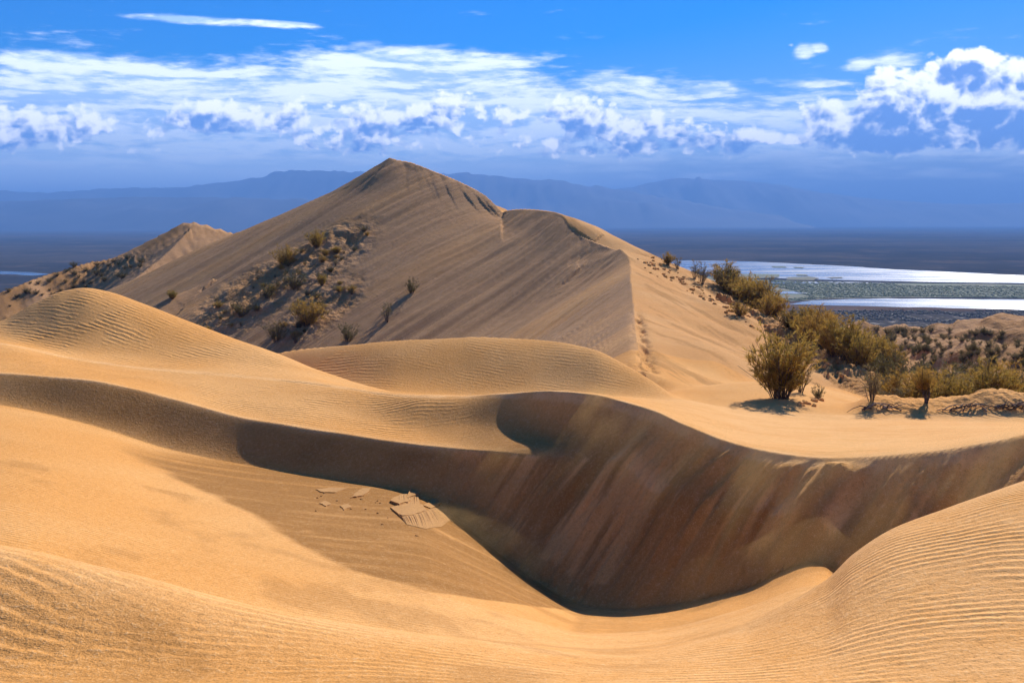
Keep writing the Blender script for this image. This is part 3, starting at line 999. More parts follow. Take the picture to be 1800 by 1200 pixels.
for lab, pts in (('long dark islet near the far shore of the lake', [(1355, 468.6), (1385, 469.3), (1384, 471.2), (1358, 470.4)]),
                 ('short dark islet right of the long one in the lake', [(1393, 470), (1414, 470.6), (1412, 472), (1394, 471.6)]),
                 ('broad dark reed island beside the shrubs at the lake edge', [(1250, 481), (1300, 482.5), (1366, 483), (1372, 489), (1320, 491.5), (1250, 489)]),
                 ('flat dark reed island below the wide lake', [(1378, 488.5), (1420, 487), (1446, 490), (1430, 493.5), (1380, 493)]),
                 ('small reed islet right of the flat one', [(1452, 488.5), (1486, 487.5), (1484, 489.6), (1455, 490.4)]),
                 ('tiny reed islet in the middle of the lake', [(1400, 483), (1422, 483.4), (1420, 485.4), (1402, 485)])):
    polygon('islet', pts, PLAIN_Z + 1.2, MARSH, kind='structure', label=lab, cat='islet')


def mountain_range(name, sky, D, depth, seed, label):
    sky = np.array(sky, float)
    px = np.linspace(sky[0, 0], sky[-1, 0], int((sky[-1, 0] - sky[0, 0]) / 5))
    crest = pchip(sky[:, 0], sky[:, 1], px)
    rows = 15
    tt, pp = np.meshgrid(np.linspace(-1, 1, rows), px, indexing='ij')
    hgt = ((HY - crest) / F * D - PLAIN_Z)[None, :]
    Yv = D + tt * depth
    xv = (pp - 900) / F * D
    nz = fbm(xv * 0.0011, Yv * 0.0008, seed, 4, 0.6); n2 = fbm(xv * 0.004, Yv * 0.003, seed + 9, 3, 0.6)
    prof = np.maximum(0.0, 1 - np.abs(tt)) ** 0.8
    zv = PLAIN_Z - 8 + hgt * prof * (1 + 0.55 * nz * np.minimum(1, np.abs(tt) * 3)) + 0.05 * hgt * prof * n2
    v = np.stack([xv, Yv, zv], -1).reshape(-1, 3)
    n = len(px)
    f = [(r * n + c, r * n + c + 1, (r + 1) * n + c + 1, (r + 1) * n + c) for r in range(rows - 1) for c in range(n - 1)]
    return mesh_obj(name, v, f, ROCK, kind='structure', label=label, cat='mountains')


mountain_range('hills', [(-1500, 352), (-900, 346), (-300, 350), (0, 352), (120, 349), (260, 345), (400, 347), (560, 350), (720, 358), (860, 376), (940, 392)], 15500, 2600, 401,
               'low blue foothills across the plain behind the far dune')
mountain_range('mountains', [(-1800, 320), (-900, 300), (-350, 318), (-60, 328), (0, 333), (60, 338), (150, 333), (260, 330), (350, 325), (430, 314), (500, 302), (545, 298), (620, 300), (700, 305), (800, 304), (900, 311), (1000, 320), (1080, 332), (1200, 352), (1350, 376)], 22000, 3600, 411,
               'long blue mountain range behind the great dune')
mountain_range('mountains', [(900, 372), (1020, 345), (1120, 326), (1200, 313), (1270, 316), (1350, 322), (1430, 335), (1550, 350), (1700, 358), (1900, 352), (2300, 330), (2900, 318)], 27500, 4000, 421,
               'faint pale mountains in the haze above the lake')

# ---------------------------------------------------------------- haze
def build_haze():
    x, y0, y1, z0, z1 = 62000.0, -2500.0, 59000.0, -140.0, 1150.0
    v = [(-x, y0, z0), (x, y0, z0), (x, y1, z0), (-x, y1, z0), (-x, y0, z1), (x, y0, z1), (x, y1, z1), (-x, y1, z1)]
    f = [(3, 2, 1, 0), (4, 5, 6, 7), (0, 1, 5, 4), (1, 2, 6, 5), (2, 3, 7, 6), (3, 0, 4, 7)]
    m = bpy.data.materials.new('haze')
    m.use_nodes = True
    g = NT(m.node_tree)
    out = g.n('ShaderNodeOutputMaterial')
    vol = g.n('ShaderNodeVolumePrincipled')
    vol.inputs['Color'].default_value = HAZE_COL
    vol.inputs['Density'].default_value = HAZE_D
    vol.inputs['Anisotropy'].default_value = 0.0
    g.t.links.new(vol.outputs[0], out.inputs['Volume'])
    mesh_obj('haze', v, f, m, smooth=False, kind='stuff', label='thin blue haze hanging over the plain and the mountains', cat='haze')


HAZE_COL = (0.22, 0.48, 1.0, 1.0)
HAZE_D = 8.5e-5
build_haze()


# ---------------------------------------------------------------- plants
def leaf_material(name, ca, cb, cc):
    m, g, b, out = mat(name)
    oi = g.n('ShaderNodeObjectInfo').outputs['Random']
    pos = g.n('ShaderNodeNewGeometry').outputs['Position']
    n = g.noise(pos, 2.2, 3.0, 0.6)
    c = g.mix(g.ss(n, 0.35, 0.65), ca, cb)
    c = g.mix(g.mul(oi, 0.6), c, cc)
    g.t.links.new(c, b.inputs['Base Color'])
    b.inputs['Roughness'].default_value = 0.7
    tr = g.n('ShaderNodeBsdfTranslucent')
    g.t.links.new(c, tr.inputs[0])
    mx = g.n('ShaderNodeMixShader')
    mx.inputs[0].default_value = 0.45
    g.t.links.new(b.outputs[0], mx.inputs[1])
    g.t.links.new(tr.outputs[0], mx.inputs[2])
    g.t.links.new(mx.outputs[0], out.inputs['Surface'])
    return m


def wood_material(name, ca, cb):
    m, g, b, out = mat(name)
    pos = g.n('ShaderNodeNewGeometry').outputs['Position']
    c = g.mix(g.ss(g.noise(pos, 9.0, 4.0, 0.6), 0.35, 0.65), ca, cb)
    g.t.links.new(c, b.inputs['Base Color'])
    return m


LEAF = leaf_material('olive_foliage', (0.31, 0.23, 0.05), (0.47, 0.30, 0.06), (0.47, 0.25, 0.05))
LEAF_DARK = leaf_material('dark_foliage', (0.10, 0.095, 0.036), (0.17, 0.135, 0.05), (0.19, 0.14, 0.06))
LEAF_DRY = leaf_material('dry_foliage', (0.22, 0.16, 0.065), (0.30, 0.22, 0.09), (0.20, 0.16, 0.07))
WOOD = wood_material('grey_brown_wood', (0.060, 0.042, 0.030), (0.14, 0.10, 0.07))
PALE_WOOD = wood_material('bleached_wood', (0.22, 0.16, 0.11), (0.40, 0.31, 0.22))


class Build:
    def __init__(self):
        self.v = []; self.f = []

    def tube(self, pts, r0, r1, sides=3):
        pts = [np.array(p, float) for p in pts]
        base = len(self.v)
        n = len(pts)
        for i, p in enumerate(pts):
            d = pts[min(i + 1, n - 1)] - pts[max(i - 1, 0)]
            d /= np.linalg.norm(d) + 1e-9
            a = np.cross(d, (0.3, 0.9, 0.2)); a /= np.linalg.norm(a) + 1e-9
            b = np.cross(d, a)
            r = r0 + (r1 - r0) * i / (n - 1)
            for k in range(sides):
                th = 2 * math.pi * k / sides
                self.v.append(p + (a * math.cos(th) + b * math.sin(th)) * r)
        for i in range(n - 1):
            for k in range(sides):
                k2 = (k + 1) % sides
                self.f.append((base + i * sides + k, base + i * sides + k2, base + (i + 1) * sides + k2, base + (i + 1) * sides + k))

    def needle(self, p, d, L, w, rnd):
        q = rnd.normal(size=3); s = np.array([d[1] * q[2] - d[2] * q[1], d[2] * q[0] - d[0] * q[2], d[0] * q[1] - d[1] * q[0]]); s /= math.sqrt(s[0] * s[0] + s[1] * s[1] + s[2] * s[2]) + 1e-9
        d = np.asarray(d)
        b = len(self.v)
        p = np.array(p)
        self.v += [p - s * w * 0.5, p + s * w * 0.5, p + d * L]
        self.f.append((b, b + 1, b + 2))

    def mesh(self, name, material):
        me = bpy.data.meshes.new(name)
        me.from_pydata([tuple(map(float, q)) for q in self.v], [], self.f)
        me.update(); me.shade_smooth()
        me.materials.append(material)
        return me


def bush_meshes(seed, stems, spread, twigs, needles, leaf, up=1.0, bare=0.22, thick=0.011, nl=(0.05, 0.11)):
    """a shrub one metre tall: many thin upright stems with feathery twigs"""
    r = np.random.default_rng(seed)
    st = Build(); fo = Build()
    for i in range(stems):
        a = r.uniform(0, 2 * math.pi)
        lean = r.uniform(0.02, 1.0) ** 0.8 * spread
        h = r.uniform(0.55, 1.0) * (1 - 0.35 * (lean / max(spread, 1e-3)) ** 2)
        b0 = np.array([math.cos(a), math.sin(a), 0]) * r.uniform(0, 0.16) * spread * 1.4
        tip = b0 + np.array([math.cos(a) * lean, math.sin(a) * lean, h])
        bow = r.normal(size=3) * 0.045
        pts = []
        for k in range(5):
            t = k / 4
            p = b0 + (tip - b0) * t
            p[0] += (math.cos(a) * lean) * 0.35 * (t * t - t); p[1] += (math.sin(a) * lean) * 0.35 * (t * t - t)
            p += bow * math.sin(math.pi * t)
            pts.append(p)
        pts[0][2] = -0.06
        st.tube(pts, thick * r.uniform(0.7, 1.3), thick * 0.3)
        for j in range(twigs):
            t = r.uniform(bare, 1.0)
            k = min(int(t * 4), 3); q = t * 4 - k
            p = pts[k] * (1 - q) + pts[k + 1] * q
            d = r.normal(size=3) * np.array([1, 1, 0.35]); d[2] = abs(d[2]) + 0.55 * up
            d += np.array([math.cos(a), math.sin(a), 0]) * 0.35
            d /= np.linalg.norm(d)
            L = r.uniform(0.10, 0.24) * (1.15 - 0.5 * t)
            st.tube([p, p + d * L * 0.6 + r.normal(size=3) * 0.01, p + d * L + np.array([0, 0, 0.03])], thick * 0.35, thick * 0.12)
            for m in range(needles):
                s = r.uniform(0.1, 1.0)
                nd = d + r.normal(size=3) * 0.55; nd[2] += 0.25; nd /= np.linalg.norm(nd)
                fo.needle(p + d * L * s, nd, r.uniform(*nl), r.uniform(0.007, 0.014), r)
    return st.mesh('stems', WOOD), fo.mesh('foliage', leaf)


BUSH = {
    'feathery': [bush_meshes(s, 54, 0.50, 11, 14, LEAF, thick=0.008, bare=0.18) for s in (1, 2, 3)],
    'round': [bush_meshes(s, 48, 0.68, 11, 14, LEAF, thick=0.008, bare=0.10) for s in (4, 5)],
    'sparse': [bush_meshes(s, 16, 0.34, 9, 6, LEAF_DRY, bare=0.3) for s in (6, 7)],
    'dark': [bush_meshes(s, 26, 0.66, 9, 10, LEAF_DARK, bare=0.08, nl=(0.07, 0.16)) for s in (8, 9, 10)],
}


def hit(px, py, Y0=36.0, Y1=330.0, n=900):
    """first point of the sand on the sight line through a picture point"""
    Y = np.geomspace(Y0, Y1, n)
    x = (px - 900) / F * Y
    z = sample(x, Y)
    ray = (HY - py) / F * Y
    i = np.argmax(z > ray)
    if not (z > ray).any():
        i = n - 1
    return x[i], Y[i], z[i]


bush_no = [0]


def plant(kind, pos, height, label, group=None, width=1.0, cat='shrub', name='shrub', variant=None):
    r = random.Random(900 + bush_no[0]); bush_no[0] += 1
    o = bpy.data.objects.new(name, None)
    col.objects.link(o)
    o.empty_display_size = 0.2
    o.location = pos
    o.rotation_euler = (0, 0, r.uniform(0, 6.28))
    o.scale = (height * width, height * width, height)
    o['label'] = label; o['category'] = cat
    if group: o['group'] = group
    sm, fm = BUSH[kind][variant if variant is not None else r.randrange(len(BUSH[kind]))]
    link('stems', sm, o); link('foliage', fm, o)
    return o


# shrubs that stand out one by one: kind, bearing, row of the base (or distance with 'at'), row of the top, width, label
SHRUBS = [
    ('feathery', 1372, 700, 572, 0.95, 'largest olive tamarisk bush standing on the bare sand slope'),
    ('sparse', 1408, 690, 628, 0.9, 'thin twiggy shrub close against the right side of the largest bush'),
    ('feathery', 1174, 466, 443, 1.0, 'highest small bush on the crest edge beside the far shore of the lake'),
    ('sparse', 1191, 473, 450, 1.2, 'wispy grey shrub just right of the highest bush on the edge'),
    ('sparse', 1221, 490, 456, 0.9, 'thin upright shrub seen against the left end of the lake'),
    ('sparse', 1234, 500, 458, 1.0, 'taller thin shrub beside the lake end on the dune edge'),
    ('round', 1288, 519, 481, 1.2, 'rounded yellowish bush on the dune edge below the lake islands'),
    ('feathery', 1312, 534, 490, 1.0, 'brown bush right behind the rounded yellowish bush on the edge'),
    ('feathery', 1334, 545, 494, 0.9, 'upright bush in the middle of the upper thicket on the edge'),
    ('sparse', 1352, 552, 486, 0.8, 'tall thin shrub rising from the upper thicket against the marsh'),
    ('feathery', 1362, 560, 510, 1.0, 'dense bush at the lower end of the upper thicket'),
    ('round', 1302, 556, 528, 1.1, 'small green bush alone on the clods in front of the upper thicket'),
    ('dark', 1392, 580, 540, 1.0, 'dark low bush between the upper and the lower thicket'),
    ('feathery', 1418, 598, 540, 1.0, 'first tall bush of the lower thicket nearest the upper one'),
    ('feathery', 1442, 612, 540, 0.9, 'tallest olive bush of the lower thicket'),
    ('feathery', 1466, 626, 552, 0.9, 'second tall bush of the lower thicket with dark base'),
    ('feathery', 1488, 634, 556, 0.9, 'upright bush at the middle of the lower thicket'),
    ('round', 1512, 642, 578, 1.0, 'yellow green bush of the lower thicket beside the hummocks'),
    ('round', 1540, 652, 588, 1.0, 'broad golden bush closing the lower thicket'),
    ('dark', 1556, 668, 622, 1.0, 'brown bush at the foot of the golden bush'),
    ('sparse', 1532, 705, 640, 1.0, 'loose green shrub on the sand left of the bank'),
    ('dark', 1437, 700, 672, 0.8, 'little dry shrub on the bare slope beside the largest bush'),
    # on the flank of the great dune
    ('round', 500, 466, 432, 1.0, 'upper left shrub of the broken patch on the great dune'),
    ('round', 556, 436, 404, 1.0, 'highest shrub on the flank of the great dune'),
    ('dark', 520, 508, 472, 1.1, 'dark shrub in the shaded hollow of the broken patch'),
    ('feathery', 566, 502, 480, 0.8, 'small yellow shrub right of the shaded hollow'),
    ('dark', 470, 524, 496, 1.0, 'shrub in the middle left of the broken patch'),
    ('round', 542, 572, 520, 1.0, 'wide green shrub at the lower side of the broken patch'),
    ('dark', 486, 602, 566, 1.0, 'shrub standing just above the golden dune crest'),
    ('sparse', 520, 604, 578, 1.0, 'pale thin shrub low on the flank above the golden dune'),
    ('sparse', 680, 566, 528, 0.9, 'lone thin shrub on the smooth lower flank of the great dune'),
    ('dark', 723, 515, 486, 0.8, 'lone dark leaning shrub in the middle of the smooth flank'),
    ('feathery', 303, 527, 510, 1.1, 'small bright green shrub left of the broken patch above the rippled dune'),
    ('dark', 612, 600, 566, 0.9, 'dim shrub low on the flank right of the wide green one'),
    ('dark', 425, 556, 530, 1.2, 'bushy shrub at the left end of the broken patch'),
    ('dark', 130, 471, 460, 1.4, 'dark bush on the skyline left of the far dune'),
    ('dark', 215, 490, 476, 1.3, 'low bush on the rough slope below the far dune'),
    ('dark', 170, 484, 472, 1.4, 'low bush on the rough slope below the skyline bush'),
]
for kind, px, py, top, w, lab in SHRUBS:
    x, Y, z = hit(px, py)
    plant(kind, (x, Y, z - 0.03), (py - top) / F * Y * 1.04, lab, width=w)

# bushes rooted behind the bank on the right: bearing, distance, row of the top
BEHIND = [
    ('round', 1588, 48.5, 646, 1.1, 'olive bush left of the little tree behind the bank'),
    ('dark', 1572, 46.0, 676, 1.4, 'low dark mound of a bush at the left end of the bank top'),
    ('round', 1634, 49.0, 642, 1.1, 'orange tinged bush right of the little tree behind the bank'),
    ('round', 1662, 50.0, 648, 1.2, 'broad bush halfway along behind the bank'),
    ('feathery', 1686, 48.5, 656, 1.2, 'lower green bush behind the bank between two broader ones'),
    ('round', 1714, 50.0, 650, 1.2, 'dense bush behind the bank left of the tall golden one'),
    ('feathery', 1742, 47.0, 628, 1.1, 'tall golden bush on top of the root covered end of the bank'),
    ('round', 1764, 48.0, 640, 1.0, 'bush leaning on the tall golden bush at the bank end'),
    ('feathery', 1786, 52.0, 636, 1.0, 'dark green bush at the right picture edge behind the bank'),
    ('dark', 1806, 50.0, 648, 1.2, 'dark bush cut by the right picture edge'),
    ('dark', 1560, 56.0, 640, 1.1, 'brown bush in the dip below the golden bush'),
    ('dark', 1640, 62.0, 630, 1.6, 'wide dark bush in the hollow below the hummocks'),
    ('dark', 1694, 64.0, 640, 1.3, 'shadowy bush in the hollow behind the dense bush'),
]
for kind, px, Y, top, w, lab in BEHIND:
    x = (px - 900) / F * Y
    z = ground_z(x, Y)
    plant(kind, (x, Y, z - 0.03), max(0.6, (HY - top) / F * Y - z), lab, width=w)


# the thicket goes on between the bushes named above
r_ = random.Random(77)
for k in range(30):
    t = r_.random()
    px = np.interp(t, [0, 0.3, 0.45, 1.0], [1272, 1372, 1398, 1572]) + r_.uniform(-8, 8)
    py = np.interp(px, [1270, 1320, 1372, 1400, 1440, 1480, 1520, 1560, 1580], [514, 540, 564, 588, 610, 630, 645, 664, 676]) + r_.uniform(-12, 4)
    x, Y, z = hit(px, py)
    plant(r_.choice(['feathery', 'round', 'feathery', 'dark']), (x, Y, z - 0.05), r_.uniform(34, 62) / F * Y, 'olive brown bush lost in the thicket along the dune edge above the hummocks',
          'bushes of the thicket on the dune edge', width=r_.uniform(0.9, 1.3))
for k in range(46):
    px = r_.uniform(10, 262); py = np.interp(px, [0, 60, 130, 200, 265], [516, 494, 472, 458, 440]) + r_.uniform(2, 38)
    x, Y, z = hit(px, py, 120, 300)
    if Y > 290: continue
    plant('dark', (x, Y, z - 0.05), r_.uniform(4, 10) / F * Y, 'low scrub bush on the rough slope running down left from the far dune', 'scrub on the slope below the far dune', width=1.3)
# dry grass tufts of the broken patch
for k in range(60):
    c = r_.choice([(560, 455, 100, 34, -0.55), (440, 525, 100, 38, -0.55), (560, 545, 80, 32, -0.6)])
    a, rr_ = r_.uniform(0, 6.28), math.sqrt(r_.random())
    ex, ey = math.cos(a) * c[2] * rr_, math.sin(a) * c[3] * rr_
    px = c[0] + ex * math.cos(c[4]) - ey * math.sin(c[4]); py = c[1] + ex * math.sin(c[4]) + ey * math.cos(c[4])
    x, Y, z = hit(px, py, 70)
    if Y > 175: continue
    plant(r_.choice(['dark', 'sparse', 'round']), (x, Y, z - 0.05), r_.uniform(0.4, 1.0), 'small dry tuft on the broken ground of the great dune flank', 'dry tufts on the broken patch', width=1.3, cat='tuft', name='grass_tuft')


def small_tree():
    Y = 43.0
    x = (1612 - 900) / F * Y
    z = ground_z(x, Y - 0.9)
    o = bpy.data.objects.new('tree', None); col.objects.link(o)
    o.location = (x, Y - 0.9, z)
    o['label'] = 'little tree with dark bare trunk growing from the face of the bank'; o['category'] = 'tree'
    r = np.random.default_rng(55)
    st = Build()
    H = (HY - 640) / F * Y - z
    trunk = []
    for k in range(7):
        t = k / 6
        trunk.append(np.array([0.05 * math.sin(5 * t), 0.25 * t, -0.15 + t * H * 0.62]))
    st.tube(trunk, 0.085, 0.035, 6)
    st.tube([trunk[1], trunk[1] + np.array([0.10, -0.02, 0.25]), trunk[1] + np.array([0.14, 0.05, 0.62])], 0.05, 0.02, 5)
    for k in range(7):
        a = r.uniform(0, 6.28)
        b = trunk[3 + k % 4]
        d = np.array([math.cos(a) * 0.28, math.sin(a) * 0.28, r.uniform(0.3, 0.6)])
        st.tube([b, b + d * 0.5, b + d + np.array([0, 0, 0.1])], 0.02, 0.006, 4)
    link('trunk', st.mesh('trunk', WOOD), o)
    sm, fm = BUSH['feathery'][1]
    for nm, me, z0, w, h in (('crown', fm, 0.30, 0.66, 0.70), ('twigs', sm, 0.30, 0.66, 0.70)):
        c = link(nm, me, o)
        c.location = (0.02, 0.15, H * z0)
        c.scale = (H * w, H * w, H * h)


small_tree()

# hummock scrub: individuals, all alike at this distance
rr = random.Random(31)
for k in range(285):
    px = rr.uniform(1500, 1850); row = rr.uniform(580, 672)
    if px < 1575 and row > 560 + (px - 1500) * 1.1:
        continue
    x, Y, z = hit(px, row, 60, 420, 500)
    if Y > 400:
        continue
    plant('dark', (x, Y, z - 0.05), rr.uniform(6, 15) / F * Y, 'low dark shrub scattered over the pale hummocks towards the lake', 'scrub on the pale hummocks', width=rr.uniform(0.9, 1.4))


# ---------------------------------------------------------------- scrub and reeds far out on the plain (nobody could count them)
def tufts(name, spots, material, label, cat, seed):
    r = np.random.default_rng(seed)
    v = []; f = []
    for x, y, z, h, w in spots:
        b = len(v)
        k = 5
        for i in range(k):
            a = 2 * math.pi * i / k + r.uniform(0, 1)
            v.append((x + math.cos(a) * w * r.uniform(0.7, 1.2), y + math.sin(a) * w, z - 0.1))
        for i in range(k):
            a = 2 * math.pi * (i + 0.5) / k
            v.append((x + math.cos(a) * w * r.uniform(0.5, 1.0), y + math.sin(a) * w * 0.7, z + h * r.uniform(0.5, 0.9)))
        v.append((x + r.uniform(-0.3, 0.3) * w, y, z + h))
        for i in range(k):
            j = (i + 1) % k
            f.append((b + i, b + j, b + k + i)); f.append((b + j, b + k + j, b + k + i)); f.append((b + k + i, b + k + j, b + 2 * k))
    return mesh_obj(name, v, f, material, smooth=False, kind='stuff', label=label, cat=cat)


def plain_scrub():
    r = np.random.default_rng(5)
    px = r.uniform(1250, 2000, 24000); py = r.uniform(546, 625, 24000)
    Y = -PLAIN_Z * F / (py - HY); x = (px - 900) / F * Y
    ok = (Y > 560) & (vnoise(x * 0.02, Y * 0.012, 9) > -0.22)
    x, Y = x[ok][:9000], Y[ok][:9000]
    s = r.uniform(0.6, 1.5, len(x))
    tufts('plain_scrub', [(a, b, PLAIN_Z, 1.2 * c, 1.5 * c) for a, b, c in zip(x, Y, s)], SCRUB, 'dark scrub speckling the plain below the lake', 'scrub', 6)
    px = r.uniform(1240, 2100, 30000); py = r.uniform(488, 533, 30000)
    top = np.interp(px, [1240, 1330, 1420, 1560, 1800, 2100], [487, 493, 496, 499, 501.5, 505])
    bot = np.interp(px, [1240, 1370, 1450, 1540, 1660, 1800, 2100], [529, 531, 525, 522.5, 522, 523.5, 527])
    Y = -PLAIN_Z * F / (py - HY); x = (px - 900) / F * Y
    ok = (py > top) & (py < bot) & ((vnoise(x * 0.006, Y * 0.008, 19) > -0.12) | (py > bot - 4))
    x, Y = x[ok][:5500], Y[ok][:5500]
    s = r.uniform(0.6, 1.6, len(x))
    tufts('reeds', [(a, b, PLAIN_Z + 0.6, 1.0 * c, 2.2 * c) for a, b, c in zip(x, Y, s)], REED, 'green reeds growing over the marsh between the lake arms', 'reeds', 8)


REED = leaf_material('reed_green', (0.16, 0.22, 0.10), (0.22, 0.27, 0.11), (0.24, 0.25, 0.12))
SCRUB = leaf_material('plain_scrub', (0.13, 0.11, 0.075), (0.20, 0.165, 0.11), (0.16, 0.14, 0.09))
plain_scrub()


# ---------------------------------------------------------------- exposed roots and dead branches on the bank
def root_heap(px, py, w, n, seed, label):
    x, Y, z = hit(px, py, 34, 60, 500)
    o = bpy.data.objects.new('dead_branches', None); col.objects.link(o)
    o.location = (x, Y, z)
    o['label'] = label; o['category'] = 'branches'
    r = np.random.default_rng(seed)
    for k in range(n):
        b = Build()
        x0 = r.uniform(-0.5, 0.5) * w
        L = r.uniform(0.5, 1.3)
        a = r.uniform(-1, 1) * 1.1 + (math.pi if r.uniform() < 0.45 else 0)
        pts = []
        for i in range(5):
            t = i / 4
            xx = x0 + math.cos(a) * L * (t - 0.4)
            yy = r.normal() * 0.05 - 0.12 + 0.4 * math.sin(a) * (t - 0.3)
            zz = ground_z(x + xx, Y + yy) - z + 0.03 + 0.16 * math.sin(math.pi * t) * r.uniform(0.3, 1.3)
            pts.append((xx, yy, zz))
        b.tube(pts, r.uniform(0.018, 0.032), 0.007, 5)
        link('branch', b.mesh('branch', WOOD if k % 3 else PALE_WOOD), o)


root_heap(1548, 716, 1.5, 11, 61, 'bleached roots and branches below the loose shrub on the bank')
root_heap(1690, 718, 1.6, 10, 62, 'thin dry branches half buried in the middle of the bank')
root_heap(1762, 716, 1.9, 18, 63, 'dark tangle of roots under the tall golden bush')


# ---------------------------------------------------------------- broken crust slabs and clods (pieces of the dunes)
def slab(poly, thick, tilt, name='sand_slab'):
    """a plate of wind packed sand: outline given by picture points on the sand"""
    pts = [hit(px, py, 14, 30, 700) for px, py in poly]
    c = np.mean(np.array(pts), 0)
    r = np.random.default_rng(int(poly[0][0]))
    out = []
    n = len(pts)
    for i in range(n):
        a = np.array(pts[i]); b = np.array(pts[(i + 1) % n])
        for j in range(4):
            p = a + (b - a) * j / 4 + np.array([r.normal() * 0.012, r.normal() * 0.02, 0])
            g0 = ground_z(p[0], p[1])
            out.append((p[0], p[1], g0))
    m = len(out)
    top = [(p[0], p[1], p[2] + 0.6 * thick + tilt * (c[1] - p[1])) for p in out]
    bot = [(p[0] + 0.01, p[1] + 0.02, p[2] - 0.05) for p in out]
    v = bot + top + [(c[0], c[1], ground_z(c[0], c[1]) + 0.6 * thick)]
    f = [(i, (i + 1) % m, m + (i + 1) % m, m + i) for i in range(m)] + [(m + i, m + (i + 1) % m, 2 * m) for i in range(m)]
    return mesh_obj(name, v, f, CRUST, parent=DUNES['foreground_dune'], smooth=False)


def scarp(top_edge, bot_edge, n, name='scarp'):
    """ribbed face below a slab, running from its lip down to the sand"""
    a = np.array([hit(px, py, 14, 30, 700) for px, py in top_edge]); b = np.array([hit(px, py, 14, 30, 700) for px, py in bot_edge])
    ta = np.linspace(0, len(a) - 1, n); tb = np.linspace(0, len(b) - 1, n)
    r = np.random.default_rng(n)
    v = []; f = []
    rows = 6
    jit = r.uniform(0, 1, n)
    for k in range(rows):
        t = k / (rows - 1)
        for i in range(n):
            pa = np.array([np.interp(ta[i], range(len(a)), a[:, q]) for q in range(3)])
            pb = np.array([np.interp(tb[i], range(len(b)), b[:, q]) for q in range(3)])
            p = pa * (1 - t) + pb * t
            p[2] = ground_z(p[0], p[1]) + 0.008 + 0.03 * math.sin(math.pi * (0.15 + 0.85 * t)) * (0.25 + jit[i] * 0.9)
            v.append(p)
    for k in range(rows - 1):
        for i in range(n - 1):
            f.append((k * n + i, k * n + i + 1, (k + 1) * n + i + 1, (k + 1) * n + i))
    return mesh_obj(name, v, f, CRUST, parent=DUNES['foreground_dune'], smooth=False)


def crust_material():
    m, g, b, out = mat('packed_sand')
    pos = g.n('ShaderNodeNewGeometry').outputs['Position']
    n = g.noise(pos, 14.0, 4.0, 0.6)
    g.t.links.new(g.mix(g.ss(n, 0.3, 0.7), (0.40, 0.205, 0.065), (0.50, 0.265, 0.09)), b.inputs['Base Color'])
    b.inputs['Roughness'].default_value = 1.0
    bp = g.n('ShaderNodeBump')
    bp.inputs['Distance'].default_value = 0.02
    g.t.links.new(n, bp.inputs['Height'])
    g.t.links.new(bp.outputs[0], b.inputs['Normal'])
    return m


CRUST = crust_material()
slab([(684, 882), (703, 869), (722, 859), (736, 866), (728, 876), (716, 885), (700, 890)], 0.045, 0.03)
scarp([(686, 882), (705, 871), (724, 861), (735, 868)], [(692, 886), (706, 891), (722, 890), (738, 886)], 34)
slab([(686, 893), (696, 902), (707, 908), (722, 907), (738, 902), (751, 899), (742, 888), (716, 887)], 0.05, 0.0)
slab([(743, 889), (756, 894), (772, 890), (776, 884), (760, 878)], 0.045, 0.0)
scarp([(688, 896), (707, 909), (738, 903), (757, 895), (774, 887)], [(694, 900), (715, 922), (748, 930), (776, 926), (797, 906)], 90)
slab([(618, 876), (628, 865), (638, 857), (652, 858), (644, 868), (634, 873)], 0.035, 0.02)
slab([(556, 861), (580, 857), (610, 858), (590, 866), (566, 866)], 0.028, 0.01)
slab([(561, 884), (572, 880), (583, 886), (572, 890)], 0.03, 0.0)
slab([(598, 890), (612, 886), (617, 891), (604, 897)], 0.03, 0.0)


def crumbs():
    r = np.random.default_rng(91)
    for k in range(34):
        px = r.uniform(545, 800); py = np.interp(px, [545, 690, 800], [872, 900, 915]) + r.normal() * 12
        x, Y, z = hit(px, py, 14, 32, 600)
        s = r.uniform(0.012, 0.04)
        v = [(x + math.cos(a) * s * r.uniform(0.7, 1.3), Y + math.sin(a) * s * r.uniform(0.7, 1.3), z - 0.01) for a in np.linspace(0, 5.2, 6)]
        v += [(x + math.cos(a) * s * 0.6, Y + math.sin(a) * s * 0.6, z + s * r.uniform(0.3, 0.8)) for a in np.linspace(0.4, 5.6, 6)]
        f = [(i, (i + 1) % 6, 6 + (i + 1) % 6, 6 + i) for i in range(6)] + [(6, 7, 8, 9, 10, 11)]
        mesh_obj('sand_crumb', v, f, CRUST, parent=DUNES['foreground_dune'], smooth=False)


crumbs()


